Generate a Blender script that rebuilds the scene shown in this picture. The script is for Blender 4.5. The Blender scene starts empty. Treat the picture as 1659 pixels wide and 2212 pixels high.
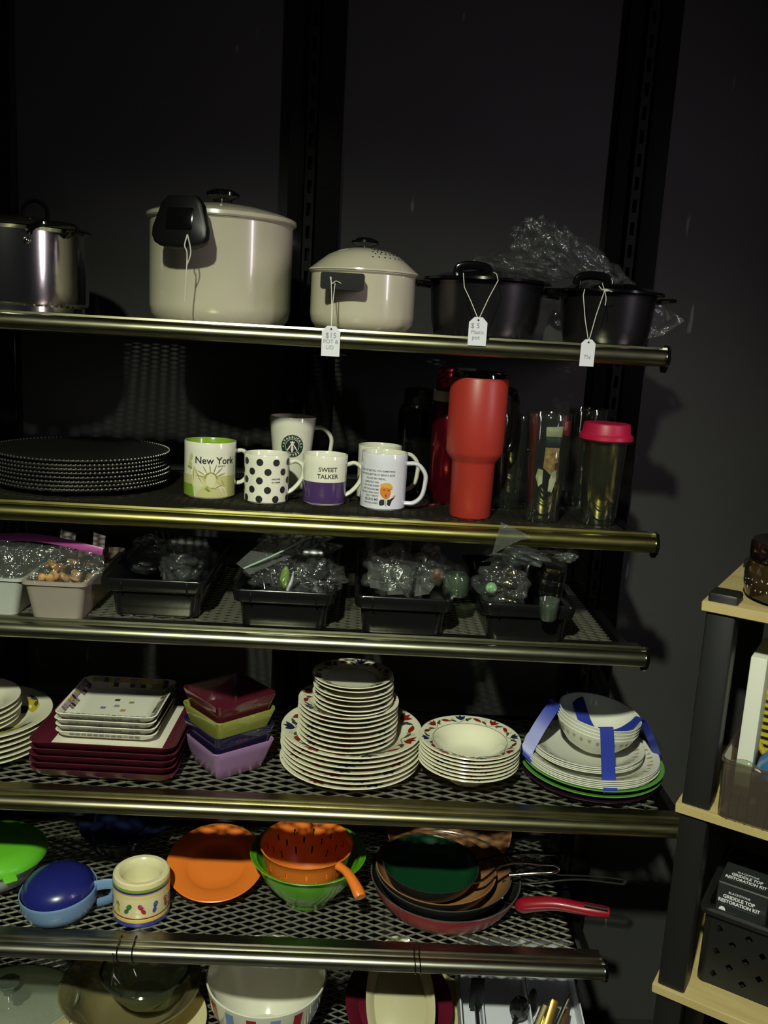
import bpy, bmesh, math, random
from mathutils import Vector, Matrix, noise
random.seed(7)
PI = math.pi
scene = bpy.context.scene
COL = scene.collection

# ------------------------------------------------------------------ camera
F, CX, CY = 1950.0, 829.5, 1106.0
EYE = Vector((0, 0, 1.55))
_vx, _vy, _hx = -560.0, 9784.0, 73900.0
_hy = (-F * F - _vx * _hx) / _vy
_d = Vector((_vx, _vy, F)).normalized()
_e = Vector((_hx, _hy, F)).normalized()
_w = _d.cross(_e)
if _w.z < 0: _w = -_w
RC = Matrix((_e, _w, -_d))            # camera axes (x right, y down, z forward) -> world
cam_d = bpy.data.cameras.new('camera'); cam = bpy.data.objects.new('camera', cam_d); COL.objects.link(cam)
cam_d.sensor_fit = 'VERTICAL'; cam_d.sensor_height = 24.0; cam_d.lens = F / 2212.0 * 24.0
cam_d.clip_start = 0.02
_r = RC @ Vector((1, 0, 0)); _u = RC @ Vector((0, -1, 0)); _b = RC @ Vector((0, 0, -1))
cam.matrix_world = Matrix(((_r.x, _u.x, _b.x, EYE.x), (_r.y, _u.y, _b.y, EYE.y), (_r.z, _u.z, _b.z, EYE.z), (0, 0, 0, 1)))
scene.camera = cam

def at(x, y, Y):                       # a point of the place seen at pixel x, y, standing at distance Y
    r = RC @ Vector(((x - CX) / F, (y - CY) / F, 1.0))
    return EYE + r * (Y / r.y)

# ------------------------------------------------------------------ world, lights, exposure
world = bpy.data.worlds.new('world'); scene.world = world; world.use_nodes = True
bg = world.node_tree.nodes['Background']; bg.inputs[0].default_value = (0.75, 0.8, 1.0, 1); bg.inputs[1].default_value = 0.010
def aim(o, loc, target):
    o.location = loc
    o.rotation_euler = (Vector(target) - Vector(loc)).to_track_quat('-Z', 'Y').to_euler()
L = bpy.data.lights.new('ceiling_spot', 'SPOT'); L.energy = 325; L.color = (0.94, 1.0, 0.78); L.shadow_soft_size = 0.045
L.spot_size = math.radians(77); L.spot_blend = 1.0
key = bpy.data.objects.new('ceiling_spot', L); COL.objects.link(key); aim(key, (-0.36, -0.52, 2.65), (-0.03, 1.2, 0.13))
L = bpy.data.lights.new('side_lamp', 'AREA'); L.energy = 1.6; L.color = (1.0, 0.86, 0.98); L.shape = 'RECTANGLE'; L.size = 0.10; L.size_y = 0.7; L.spread = math.radians(95)
side = bpy.data.objects.new('side_lamp', L); COL.objects.link(side); aim(side, (1.25, 0.55, 1.85), (-0.1, 1.45, 1.45))
scene.view_settings.view_transform = 'Standard'; scene.view_settings.look = 'None'
scene.view_settings.gamma = 1.0; scene.view_settings.use_curve_mapping = False
scene.view_settings.exposure = 0.0

# ------------------------------------------------------------------ materials
def lin(c):
    c = c.lstrip('#'); o = []
    for i in (0, 2, 4):
        v = int(c[i:i + 2], 16) / 255.0
        o.append(v / 12.92 if v <= 0.04045 else ((v + 0.055) / 1.055) ** 2.4)
    return (o[0], o[1], o[2], 1.0)
MATS = {}
def mat(name, col, rough=0.4, metal=0.0, coat=0.0, spec=0.5, bump=0.0, bscale=80.0, var=0.0, vscale=20.0, stretch=None, col2=None, trans=0.0, sss=0.0):
    if name in MATS: return MATS[name]
    m = bpy.data.materials.new(name); m.use_nodes = True; nt = m.node_tree; b = nt.nodes['Principled BSDF']
    c = lin(col) if isinstance(col, str) else col
    b.inputs['Base Color'].default_value = c; b.inputs['Roughness'].default_value = rough
    b.inputs['Metallic'].default_value = metal; b.inputs['Coat Weight'].default_value = coat; b.inputs['Coat Roughness'].default_value = 0.06
    b.inputs['Specular IOR Level'].default_value = spec
    b.inputs['Transmission Weight'].default_value = trans
    tc = None
    def coords():
        t = nt.nodes.new('ShaderNodeTexCoord'); mp = nt.nodes.new('ShaderNodeMapping')
        if stretch: mp.inputs['Scale'].default_value = stretch
        nt.links.new(t.outputs['Object'], mp.inputs['Vector']); return mp
    if var or col2:
        mp = coords(); n = nt.nodes.new('ShaderNodeTexNoise'); n.inputs['Scale'].default_value = vscale; n.inputs['Detail'].default_value = 5
        nt.links.new(mp.outputs[0], n.inputs['Vector'])
        r = nt.nodes.new('ShaderNodeValToRGB'); r.color_ramp.elements[0].position = 0.35; r.color_ramp.elements[1].position = 0.68
        r.color_ramp.elements[0].color = c
        c2 = lin(col2) if col2 else tuple(min(1, x * (1 + var)) for x in c[:3]) + (1,)
        r.color_ramp.elements[1].color = c2
        nt.links.new(n.outputs['Fac'], r.inputs['Fac']); nt.links.new(r.outputs['Color'], b.inputs['Base Color'])
    if bump:
        mp = coords(); n = nt.nodes.new('ShaderNodeTexNoise'); n.inputs['Scale'].default_value = bscale; n.inputs['Detail'].default_value = 4
        nt.links.new(mp.outputs[0], n.inputs['Vector'])
        bp = nt.nodes.new('ShaderNodeBump'); bp.inputs['Strength'].default_value = bump; bp.inputs['Distance'].default_value = 0.002
        nt.links.new(n.outputs['Fac'], bp.inputs['Height']); nt.links.new(bp.outputs['Normal'], b.inputs['Normal'])
    MATS[name] = m; return m
def film(name, tint='#ffffff', gloss=0.1, rough=0.12, fres=0.5, haze=0.0, hazecol='#cfd3cf', wrinkle=0.0):   # thin clear glass or plastic
    m = bpy.data.materials.new(name); m.use_nodes = True; nt = m.node_tree; nt.nodes.clear()
    out = nt.nodes.new('ShaderNodeOutputMaterial'); mix = nt.nodes.new('ShaderNodeMixShader')
    tr = nt.nodes.new('ShaderNodeBsdfTransparent'); gl = nt.nodes.new('ShaderNodeBsdfGlossy'); df = nt.nodes.new('ShaderNodeBsdfDiffuse')
    tr.inputs[0].default_value = lin(tint); gl.inputs['Roughness'].default_value = rough; df.inputs[0].default_value = lin(hazecol)
    m2 = nt.nodes.new('ShaderNodeMixShader'); m2.inputs[0].default_value = haze
    nt.links.new(tr.outputs[0], m2.inputs[1]); nt.links.new(df.outputs[0], m2.inputs[2])
    if wrinkle:
        tc = nt.nodes.new('ShaderNodeTexCoord'); nz = nt.nodes.new('ShaderNodeTexNoise'); nz.inputs['Scale'].default_value = 38; nz.inputs['Detail'].default_value = 3; nz.inputs['Distortion'].default_value = 1.5
        bp = nt.nodes.new('ShaderNodeBump'); bp.inputs['Strength'].default_value = wrinkle; bp.inputs['Distance'].default_value = 0.01
        nt.links.new(tc.outputs['Object'], nz.inputs['Vector']); nt.links.new(nz.outputs['Fac'], bp.inputs['Height']); nt.links.new(bp.outputs['Normal'], gl.inputs['Normal'])
    lw = nt.nodes.new('ShaderNodeLayerWeight'); lw.inputs[0].default_value = 0.35
    mm = nt.nodes.new('ShaderNodeMath'); mm.operation = 'MULTIPLY_ADD'; mm.inputs[1].default_value = fres; mm.inputs[2].default_value = gloss; mm.use_clamp = True
    nt.links.new(lw.outputs['Facing'], mm.inputs[0]); nt.links.new(mm.outputs[0], mix.inputs[0])
    nt.links.new(m2.outputs[0], mix.inputs[1]); nt.links.new(gl.outputs[0], mix.inputs[2]); nt.links.new(mix.outputs[0], out.inputs[0])
    MATS[name] = m; return m

WALL = mat('black_wall_paint', (0.030, 0.030, 0.029, 1), 0.7, bump=0.5, bscale=14, var=0.25, vscale=3.0)
def wall_scratches():
    nt = WALL.node_tree; b = nt.nodes['Principled BSDF']
    old = b.inputs['Base Color'].links[0].from_socket
    t = nt.nodes.new('ShaderNodeTexCoord'); mp = nt.nodes.new('ShaderNodeMapping'); mp.inputs['Scale'].default_value = (26, 1, 5); mp.inputs['Rotation'].default_value = (0, 0.25, 0)
    n = nt.nodes.new('ShaderNodeTexNoise'); n.inputs['Scale'].default_value = 1.5; n.inputs['Detail'].default_value = 2
    r = nt.nodes.new('ShaderNodeValToRGB'); r.color_ramp.elements[0].position = 0.735; r.color_ramp.elements[1].position = 0.775
    mx = nt.nodes.new('ShaderNodeMix'); mx.data_type = 'RGBA'; mx.inputs[7].default_value = (0.13, 0.13, 0.12, 1)
    nt.links.new(t.outputs['Object'], mp.inputs[0]); nt.links.new(mp.outputs[0], n.inputs['Vector']); nt.links.new(n.outputs['Fac'], r.inputs[0])
    nt.links.new(r.outputs[0], mx.inputs[0]); nt.links.new(old, mx.inputs[6]); nt.links.new(mx.outputs[2], b.inputs['Base Color'])
wall_scratches()
FLOOR = mat('dark_floor', '#2a2826', 0.5)
BSTEEL = mat('black_steel', (0.005, 0.005, 0.005, 1), 0.15, spec=0.25, bump=0.04, bscale=60)
BSTEEL2 = mat('black_steel_worn', (0.004, 0.004, 0.003, 1), 0.5, 0.0, spec=0.12, var=1.0, vscale=60)
ALUS = {1: mat('rail_olive', '#8e8b72', 0.31, 1.0, col2='#78745d', vscale=25, stretch=(1, 6, 6)),
        2: mat('rail_brass', '#98925a', 0.31, 1.0, col2='#817b48', vscale=25, stretch=(1, 6, 6)),
        3: mat('rail_grey', '#92917c', 0.31, 1.0, col2='#7c7b66', vscale=22, stretch=(1, 6, 6)),
        4: mat('rail_champagne', '#9c9779', 0.31, 1.0, col2='#88815f', vscale=22, stretch=(1, 6, 6)),
        5: mat('rail_silver', '#999689', 0.31, 1.0, col2='#838075', vscale=22, stretch=(1, 6, 6))}
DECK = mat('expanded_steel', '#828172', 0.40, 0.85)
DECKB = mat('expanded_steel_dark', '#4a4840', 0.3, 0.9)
CREAM = mat('cream_enamel', '#c4bda6', 0.22, coat=0.5, var=-0.05, vscale=15)
BLKP = mat('black_plastic', (0.0035, 0.0035, 0.0035, 1), 0.38, spec=0.3)
BLKG = mat('black_gloss', (0.003, 0.003, 0.003, 1), 0.14, coat=0.25)
BLKS = mat('black_satin_metal', (0.10, 0.095, 0.10, 1), 0.27, 0.95)
STEEL = mat('stainless', '#cbc8c2', 0.15, 1.0, bump=0.15, bscale=7)
STEELB = mat('polished_steel', '#c8c6c0', 0.1, 1.0)
PEWTER = mat('dark_pewter', '#63625e', 0.30, 0.95)
WHITE = mat('white_ceramic', '#dcdac8', 0.15, coat=0.5)
WHITEB = mat('cool_white_ceramic', '#d3d3dc', 0.15, coat=0.5)
IVORY = mat('ivory_china', '#dcd9c0', 0.16, coat=0.5)
INK = mat('black_ink', (0.012, 0.012, 0.014, 1), 0.5)
GREYINK = mat('grey_ink', '#5d6166', 0.6)
PENCIL = mat('pencil_mark', '#8f9093', 0.8)
PAPER = mat('white_paper', '#d8d8de', 0.8)
STRING = mat('white_string', '#cfccc0', 0.9)
GLASS = film('clear_glass', '#f2f5f0', 0.06, 0.05, 0.55, 0.008, '#c9cfc9')
GLASSG = film('green_tint_glass', '#e2eadd', 0.08, 0.05, 0.5, 0.05, '#b8c8b8')
AMBER = film('smoky_amber_glass', '#e0d8b8', 0.07, 0.05, 0.5, 0.30, '#a9a47c')
CLEARP = film('clear_plastic', '#eeeeee', 0.06, 0.12, 0.35, 0.05)
BAG = film('clear_bag_film', '#eef0ee', 0.05, 0.10, 0.16, 0.035, '#c2c6c2', 0.8)
BAG2 = film('cloudy_bag_film', '#e0e4e0', 0.05, 0.16, 0.15, 0.10, '#bcc3ba', 0.5)

# ------------------------------------------------------------------ geometry helpers
class MB:
    def __init__(s): s.v = []; s.f = []; s.m = []; s.mats = []
    def add(s, vf, m, M=None):
        vs, fs = vf
        if m not in s.mats: s.mats.append(m)
        k = s.mats.index(m); o = len(s.v)
        for p in vs:
            p = Vector(p)
            s.v.append(M @ p if M is not None else p)
        for f in fs: s.f.append([i + o for i in f]); s.m.append(k)
        return s
    def build(s, name, parent=None, loc=(0, 0, 0), rot=(0, 0, 0), sharp=38, recalc=True, smooth=True):
        me = bpy.data.meshes.new(name); me.from_pydata(s.v, [], s.f)
        for m in s.mats: me.materials.append(m)
        me.polygons.foreach_set('material_index', s.m)
        if recalc:
            b = bmesh.new(); b.from_mesh(me); bmesh.ops.recalc_face_normals(b, faces=b.faces[:]); b.to_mesh(me); b.free()
        if smooth:
            me.polygons.foreach_set('use_smooth', [True] * len(me.polygons)); me.set_sharp_from_angle(angle=math.radians(sharp))
        me.update()
        o = bpy.data.objects.new(name, me); COL.objects.link(o); o.location = loc; o.rotation_euler = rot
        if parent: o.parent = parent
        return o
def one(name, vf, m, parent=None, **k): return MB().add(vf, m).build(name, parent, **k)
def tag(o, label, cat, group=None):
    o['label'] = label; o['category'] = cat
    if group: o['group'] = group
    return o
def thing(name, label, cat, loc=(0, 0, 0), rot=(0, 0, 0), group=None):
    o = bpy.data.objects.new(name, None); COL.objects.link(o); o.empty_display_size = 0.03
    o.location = loc; o.rotation_euler = rot
    return tag(o, label, cat, group)
def struct(o): o['kind'] = 'structure'; return o
def dup(root, loc, label, rot=None):
    r = root.copy(); COL.objects.link(r); r.location = loc; r['label'] = label
    if rot is not None: r.rotation_euler = rot
    for ch in list(root.children):
        c = ch.copy(); COL.objects.link(c); c.parent = r
        for g in list(ch.children):
            d = g.copy(); COL.objects.link(d); d.parent = c
    return r
ORD = ['topmost', 'second from the top', 'third from the top', 'fourth from the top', 'fifth from the top', 'sixth from the top', 'seventh from the top', 'eighth from the top', 'ninth from the top']
def T(x=0, y=0, z=0, rz=0, rx=0, ry=0, s=1):
    return Matrix.Translation((x, y, z)) @ Matrix.Rotation(rz, 4, 'Z') @ Matrix.Rotation(ry, 4, 'Y') @ Matrix.Rotation(rx, 4, 'X') @ Matrix.Scale(s, 4)
def box(x0, x1, y0, y1, z0, z1):
    return ([(x0, y0, z0), (x1, y0, z0), (x1, y1, z0), (x0, y1, z0), (x0, y0, z1), (x1, y0, z1), (x1, y1, z1), (x0, y1, z1)],
            [(0, 3, 2, 1), (4, 5, 6, 7), (0, 1, 5, 4), (1, 2, 6, 5), (2, 3, 7, 6), (3, 0, 4, 7)])
def rbox(x0, x1, y0, y1, z0, z1, b=0.002, seg=2):
    bm = bmesh.new(); vs, fs = box(x0, x1, y0, y1, z0, z1); bv = [bm.verts.new(p) for p in vs]
    for f in fs: bm.faces.new([bv[i] for i in f])
    bmesh.ops.bevel(bm, geom=bm.edges[:], offset=b, segments=seg, profile=0.5, affect='EDGES')
    bm.verts.index_update(); r = ([v.co.copy() for v in bm.verts], [[v.index for v in f.verts] for f in bm.faces]); bm.free(); return r
def lathe(prof, n=64, closed=False):
    vs = []; rings = []
    for r, z in prof:
        if r < 1e-6: rings.append([len(vs)]); vs.append((0, 0, z))
        else:
            rings.append(list(range(len(vs), len(vs) + n)))
            vs += [(r * math.cos(2 * PI * i / n), r * math.sin(2 * PI * i / n), z) for i in range(n)]
    fs = []; pr = list(zip(rings, rings[1:]))
    if closed: pr.append((rings[-1], rings[0]))
    for a, b in pr:
        if len(a) == 1 and len(b) == 1: continue
        for i in range(n):
            j = (i + 1) % n
            if len(a) == 1: fs.append((a[0], b[j], b[i]))
            elif len(b) == 1: fs.append((a[i], a[j], b[0]))
            else: fs.append((a[i], a[j], b[j], b[i]))
    return vs, fs
def vessel_prof(out, th, floor=None):
    fl = floor if floor is not None else th; z0 = out[0][1]
    inn = []
    for r, z in reversed(out):
        if r - th <= 0: continue
        zz = z if z > z0 + fl else z0 + fl
        inn.append((r - th, zz))
    top = out[-1]
    return out + [(top[0] - th * 0.25, top[1] + th * 0.35), (top[0] - th * 0.75, top[1] + th * 0.35)] + inn + [(0, z0 + fl)]
def sweep(path, r, n=10, closed=False, flat=1.0, up=None):
    P = [Vector(p) for p in path]; N = len(P)
    rr = r if isinstance(r, (list, tuple)) else [r] * N
    vs = []; fs = []
    prev = None
    for i, p in enumerate(P):
        a = P[(i - 1) % N] if (closed or i > 0) else P[i]; b = P[(i + 1) % N] if (closed or i < N - 1) else P[i]
        t = (b - a).normalized()
        if up is not None: x = Vector(up).cross(t)
        elif prev is None: x = t.cross(Vector((0.31, 0.2, 1.0)) if abs(t.z) < 0.9 else Vector((1, 0, 0)))
        else: x = prev - t * prev.dot(t)
        if x.length < 1e-6: x = t.orthogonal()
        x.normalize(); y = t.cross(x).normalized(); prev = x
        for k in range(n):
            an = 2 * PI * k / n
            vs.append(p + x * (rr[i] * math.cos(an)) + y * (rr[i] * flat * math.sin(an)))
    for i in range(N if closed else N - 1):
        for k in range(n):
            a = i * n + k; b = i * n + (k + 1) % n; j = (i + 1) % N
            fs.append((a, b, j * n + (k + 1) % n, j * n + k))
    if not closed:
        fs.append(tuple(range(n))[::-1]); fs.append(tuple(range((N - 1) * n, N * n)))
    return vs, fs
def bez(pts, n=24):                                   # Catmull-Rom through pts
    P = [Vector(p) for p in pts]; P = [P[0] * 2 - P[1]] + P + [P[-1] * 2 - P[-2]]; out = []
    seg = len(P) - 3
    for s in range(seg):
        p0, p1, p2, p3 = P[s:s + 4]; m = max(2, n // seg)
        for i in range(m):
            t = i / m
            out.append(0.5 * ((2 * p1) + (p2 - p0) * t + (2 * p0 - 5 * p1 + 4 * p2 - p3) * t * t + (3 * p1 - p0 - 3 * p2 + p3) * t ** 3))
    out.append(P[-2]); return out
def rrect(hx, hy, rad, n=6, z=0.0, cx=0.0, cy=0.0):
    rad = min(rad, hx, hy); out = []
    for sx, sy, a0 in ((1, 1, 0), (-1, 1, 90), (-1, -1, 180), (1, -1, 270)):
        for i in range(n + 1):
            a = math.radians(a0 + 90 * i / n)
            out.append((cx + sx * (hx - rad) + rad * math.cos(a), cy + sy * (hy - rad) + rad * math.sin(a), z))
    return out
def loft(secs, cap0=True, cap1=True, closed=False):
    vs = []; n = len(secs[0])
    for s in secs: vs += s
    fs = []; m = len(secs)
    for i in range(m if closed else m - 1):
        for k in range(n):
            a = i * n + k; b = i * n + (k + 1) % n; j = (i + 1) % m
            fs.append((a, b, j * n + (k + 1) % n, j * n + k))
    if not closed:
        if cap0: fs.append(tuple(range(n))[::-1])
        if cap1: fs.append(tuple(range((m - 1) * n, m * n)))
    return vs, fs
def extrude_x(prof, x0, x1):                          # closed (y,z) profile along X
    n = len(prof); vs = [(x0, y, z) for y, z in prof] + [(x1, y, z) for y, z in prof]
    fs = [(i, (i + 1) % n, n + (i + 1) % n, n + i) for i in range(n)] + [tuple(range(n))[::-1], tuple(range(n, 2 * n))]
    return vs, fs
def sphere(r, seg=24, rings=12, sx=1, sy=1, sz=1, z0=None):
    prof = []
    for i in range(rings + 1):
        a = -PI / 2 + PI * i / rings; prof.append((r * math.cos(a) if 0 < i < rings else 0, r * math.sin(a)))
    vs, fs = lathe(prof, seg); return [(x * sx, y * sy, z * sz) for x, y, z in vs], fs
# flat marks: 2-D shapes (u, v) laid on a surface by a mapping function
def ell(u, v, a, b, rot=0, n=14, rings=2):
    vs = [(u, v)]; fs = []; c, s = math.cos(rot), math.sin(rot)
    for k in range(1, rings + 1):
        for i in range(n):
            x = a * k / rings * math.cos(2 * PI * i / n); y = b * k / rings * math.sin(2 * PI * i / n)
            vs.append((u + x * c - y * s, v + x * s + y * c))
    for i in range(n): fs.append((0, 1 + i, 1 + (i + 1) % n))
    for k in range(1, rings):
        for i in range(n):
            a0 = 1 + (k - 1) * n; a1 = 1 + k * n; j = (i + 1) % n
            fs.append((a0 + i, a1 + i, a1 + j, a0 + j))
    return vs, fs
def fan(pts, rings=2):
    cx = sum(p[0] for p in pts) / len(pts); cy = sum(p[1] for p in pts) / len(pts); n = len(pts)
    vs = [(cx, cy)]; fs = []
    for k in range(1, rings + 1):
        for p in pts: vs.append((cx + (p[0] - cx) * k / rings, cy + (p[1] - cy) * k / rings))
    for i in range(n): fs.append((0, 1 + i, 1 + (i + 1) % n))
    for k in range(1, rings):
        for i in range(n):
            a0 = 1 + (k - 1) * n; a1 = 1 + k * n; j = (i + 1) % n
            fs.append((a0 + i, a1 + i, a1 + j, a0 + j))
    return vs, fs
def lens(u, v, ln, w, rot=0, n=8):
    pts = []; c, s = math.cos(rot), math.sin(rot)
    for i in range(n): t = i / n; pts.append((ln * (t - .5), w * math.sin(PI * t)))
    for i in range(n): t = 1 - i / n; pts.append((ln * (t - .5), -w * math.sin(PI * t)))
    return fan([(u + x * c - y * s, v + x * s + y * c) for x, y in pts], 1)
def grid2(u0, u1, v0, v1, nu=8, nv=1):
    vs = [(u0 + (u1 - u0) * i / nu, v0 + (v1 - v0) * j / nv) for j in range(nv + 1) for i in range(nu + 1)]
    fs = [(j * (nu + 1) + i, j * (nu + 1) + i + 1, (j + 1) * (nu + 1) + i + 1, (j + 1) * (nu + 1) + i) for j in range(nv) for i in range(nu)]
    return vs, fs
def stroke(pts, w):
    vs = []; fs = []
    for i, p in enumerate(pts):
        a = pts[max(0, i - 1)]; b = pts[min(len(pts) - 1, i + 1)]; dx, dy = b[0] - a[0], b[1] - a[1]; l = math.hypot(dx, dy) or 1
        vs += [(p[0] - dy / l * w / 2, p[1] + dx / l * w / 2), (p[0] + dy / l * w / 2, p[1] - dx / l * w / 2)]
    for i in range(len(pts) - 1): fs.append((2 * i, 2 * i + 1, 2 * i + 3, 2 * i + 2))
    return vs, fs
def on(vf, f): return [f(u, v) for u, v in vf[0]], vf[1]
def cyl(rf, z0=0.0, th0=0.0, off=0.0004):              # u along the girth, v up; th0 = 0 faces -Y
    def g(u, v):
        r = (rf(z0 + v) if callable(rf) else rf) + off; a = th0 + u / r
        return (r * math.sin(a), -r * math.cos(a), z0 + v)
    return g
def interp(prof):
    P = sorted(prof)
    def g(x):
        if x <= P[0][0]: return P[0][1]
        for (a, ya), (b, yb) in zip(P, P[1:]):
            if x <= b: return ya + (yb - ya) * (x - a) / (b - a + 1e-9)
        return P[-1][1]
    return g
_tc = {}
def text(s, size, align='CENTER', bold=0.0, sx=1.0):
    k = (s, align, bold)
    if k not in _tc:
        c = bpy.data.curves.new('t', 'FONT'); c.body = s; c.size = 1.0; c.align_x = align; c.offset = bold; c.resolution_u = 3
        o = bpy.data.objects.new('t', c); COL.objects.link(o); bpy.context.view_layer.update()
        me = bpy.data.meshes.new_from_object(o.evaluated_get(bpy.context.evaluated_depsgraph_get()))
        _tc[k] = ([(v.co.x, v.co.y) for v in me.vertices], [list(p.vertices) for p in me.polygons])
        bpy.data.objects.remove(o); bpy.data.curves.remove(c); bpy.data.meshes.remove(me)
    vs, fs = _tc[k]; return [(x * size * sx, y * size) for x, y in vs], fs
def sh(vf, u, v, rot=0): c, s = math.cos(rot), math.sin(rot); return [(x * c - y * s + u, x * s + y * c + v) for x, y in vf[0]], vf[1]
def arc_text(s, size, R, mid, span, inside=False, bold=0.03):
    vs = []; fs = []; n = len(s)
    for i, ch in enumerate(s):
        if ch == ' ': continue
        a = mid + (span * (0.5 - (i + .5) / n) if not inside else -span * (0.5 - (i + .5) / n))
        t = text(ch, size, bold=bold); r = R if not inside else R + size * 0.7
        rot = a - PI / 2 if not inside else a + PI / 2
        q = sh(t, R * math.cos(a) if not inside else r * math.cos(a), R * math.sin(a) if not inside else r * math.sin(a), rot)
        o = len(vs); vs += q[0]; fs += [[k + o for k in f] for f in q[1]]
    return vs, fs

# ------------------------------------------------------------------ crumpled film
def crumple(c, sx, sy, sz, seed=0, amp=0.28, freq=2.2, nu=60, nv=36, rot=(0, 0, 0)):
    amp *= 0.62; vs, fs = sphere(1, nu, nv); out = []; M = Matrix.Rotation(rot[2], 3, 'Z') @ Matrix.Rotation(rot[1], 3, 'Y') @ Matrix.Rotation(rot[0], 3, 'X')
    for p in vs:
        p = Vector(p); q = p * freq + Vector((seed * 3.7, seed * 1.3, seed * 7.1))
        k = 1 + amp * (abs(noise.noise(q * .8)) * 2.4 - 0.6) + amp * 0.30 * (abs(noise.noise(q * 2.2)) * 2 - 0.4)
        out.append(Vector(c) + M @ Vector((p.x * k * sx, p.y * k * sy, p.z * k * sz)))
    return out, fs
def sheet(c00, c10, c11, c01, nu=20, nv=16, amp=0.006, freq=18, seed=0):
    a, b, c, d = map(Vector, (c00, c10, c11, c01)); nrm = (b - a).cross(d - a).normalized(); vs = []
    for j in range(nv + 1):
        for i in range(nu + 1):
            u, v = i / nu, j / nv; p = a * (1 - u) * (1 - v) + b * u * (1 - v) + c * u * v + d * (1 - u) * v
            q = p * freq + Vector((seed, seed * 2.1, 0)); k = abs(noise.noise(q)) * 2 - .6 + .4 * noise.noise(q * 3)
            vs.append(p + nrm * amp * k)
    fs = [(j * (nu + 1) + i, j * (nu + 1) + i + 1, (j + 1) * (nu + 1) + i + 1, (j + 1) * (nu + 1) + i) for j in range(nv) for i in range(nu)]
    return vs, fs

# ================================================================== SETTING
YW = 1.84
struct(one('wall_back', box(-2.2, 2.4, YW, YW + 0.1, 0, 2.9), WALL))
struct(one('floor', box(-2.2, 2.4, -2.2, YW + 0.1, -0.05, 0.0), FLOOR))

# uprights: black post with a slotted standard at its left
def upright(xr, w, label):
    t = thing('shelf_upright', label, 'upright', (xr, YW, 0), group='black wall uprights')
    one('post', rbox(-w, 0, -0.035, -0.0005, 0.0, 2.8, 0.0015, 1), BSTEEL, t)
    mb = MB(); x0 = -w - 0.022; x1 = -w - 0.004
    mb.add(box(x0, x0 + 0.005, -0.030, -0.0005, 0.0, 2.8), BSTEEL2); mb.add(box(x1 - 0.005, x1, -0.030, -0.0005, 0.0, 2.8), BSTEEL2)
    mb.add(box(x0 + 0.001, x1 - 0.001, -0.006, -0.0006, 0.0, 2.8), BSTEEL)
    z = 0.02
    while z < 2.78:
        mb.add(box(x0 + 0.005, x1 - 0.005, -0.030, -0.028, z, z + 0.018), BSTEEL2); z += 0.042
    mb.build('slotted_channel', t, sharp=20)
    one('side_strip', box(-w - 0.055, -w - 0.026, -0.018, -0.0005, 0.0, 2.8), BSTEEL, t)
upright(-0.690, 0.046, 'black steel wall upright at the left edge of the shelving')
upright(-0.070, 0.046, 'black steel wall upright behind the middle of the shelves')
upright(0.549, 0.040, 'black steel wall upright near the right end of the shelves')

# shelves
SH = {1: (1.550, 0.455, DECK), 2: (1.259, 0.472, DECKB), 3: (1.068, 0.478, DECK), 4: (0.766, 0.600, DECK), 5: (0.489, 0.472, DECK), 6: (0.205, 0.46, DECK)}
D = {k: v[0] - 0.002 for k, v in SH.items()}           # deck level things stand on
XL = -0.98
def deck_mesh(x0, x1, y0, y1, dx, dy, z):
    vs = []; fs = []; ny = int(round((y1 - y0) / dy)); hw = 0.0011
    rows = ny * 2
    for r in range(rows):
        ya = y0 + r * dy / 2; yb = ya + dy / 2; n = int((x1 - x0) / (dx / 2))
        for k in range(n):
            xa = x0 + k * dx / 2; xb = xa + dx / 2
            p, q = ((xa, ya), (xb, yb)) if (k + r) % 2 == 0 else ((xa, yb), (xb, ya))
            o = len(vs); tilt = 0.0011
            dxn, dyn = q[0] - p[0], q[1] - p[1]; l = math.hypot(dxn, dyn); nx, nyy = -dyn / l * hw, dxn / l * hw
            if nyy < 0: nx, nyy = -nx, -nyy
            for (X, Y) in (p, q):
                vs += [(X - nx, Y - nyy, z - 0.0028), (X + nx, Y + nyy, z - 0.0010), (X + nx, Y + nyy, z), (X - nx, Y - nyy, z - 0.0016)]
            fs += [(o, o + 1, o + 5, o + 4), (o + 1, o + 2, o + 6, o + 5), (o + 2, o + 3, o + 7, o + 6), (o + 3, o, o + 4, o + 7)]
    return vs, fs
def nosing(h):
    P = [(1.428, h - 0.0022), (1.4055, h - 0.0022), (1.4045, h + 0.0005), (1.4025, h + 0.0005), (1.4015, h - 0.003), (1.3945, h - 0.0048)]
    cy, cz, r = 1.3865, h - 0.0155, 0.0128
    for i in range(15):
        a = math.radians(68 + (290 - 68) * i / 14); P.append((cy + r * math.cos(a), cz + r * math.sin(a)))
    P += [(1.4030, h - 0.027), (1.4030, h - 0.0050), (1.428, h - 0.0050)]
    return P
SNAMES = {1: 'top metal shelf carrying the cooking pots, olive grey rounded front edge', 2: 'metal shelf carrying mugs and tumblers, brassy rounded front edge',
          3: 'metal mesh shelf carrying the black bins, grey rounded front edge', 4: 'long metal mesh shelf carrying the stacked dinner plates',
          5: 'metal mesh shelf carrying the frying pans and coloured bowls', 6: 'lowest metal mesh shelf carrying glass dishes and the cutlery tray'}
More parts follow.
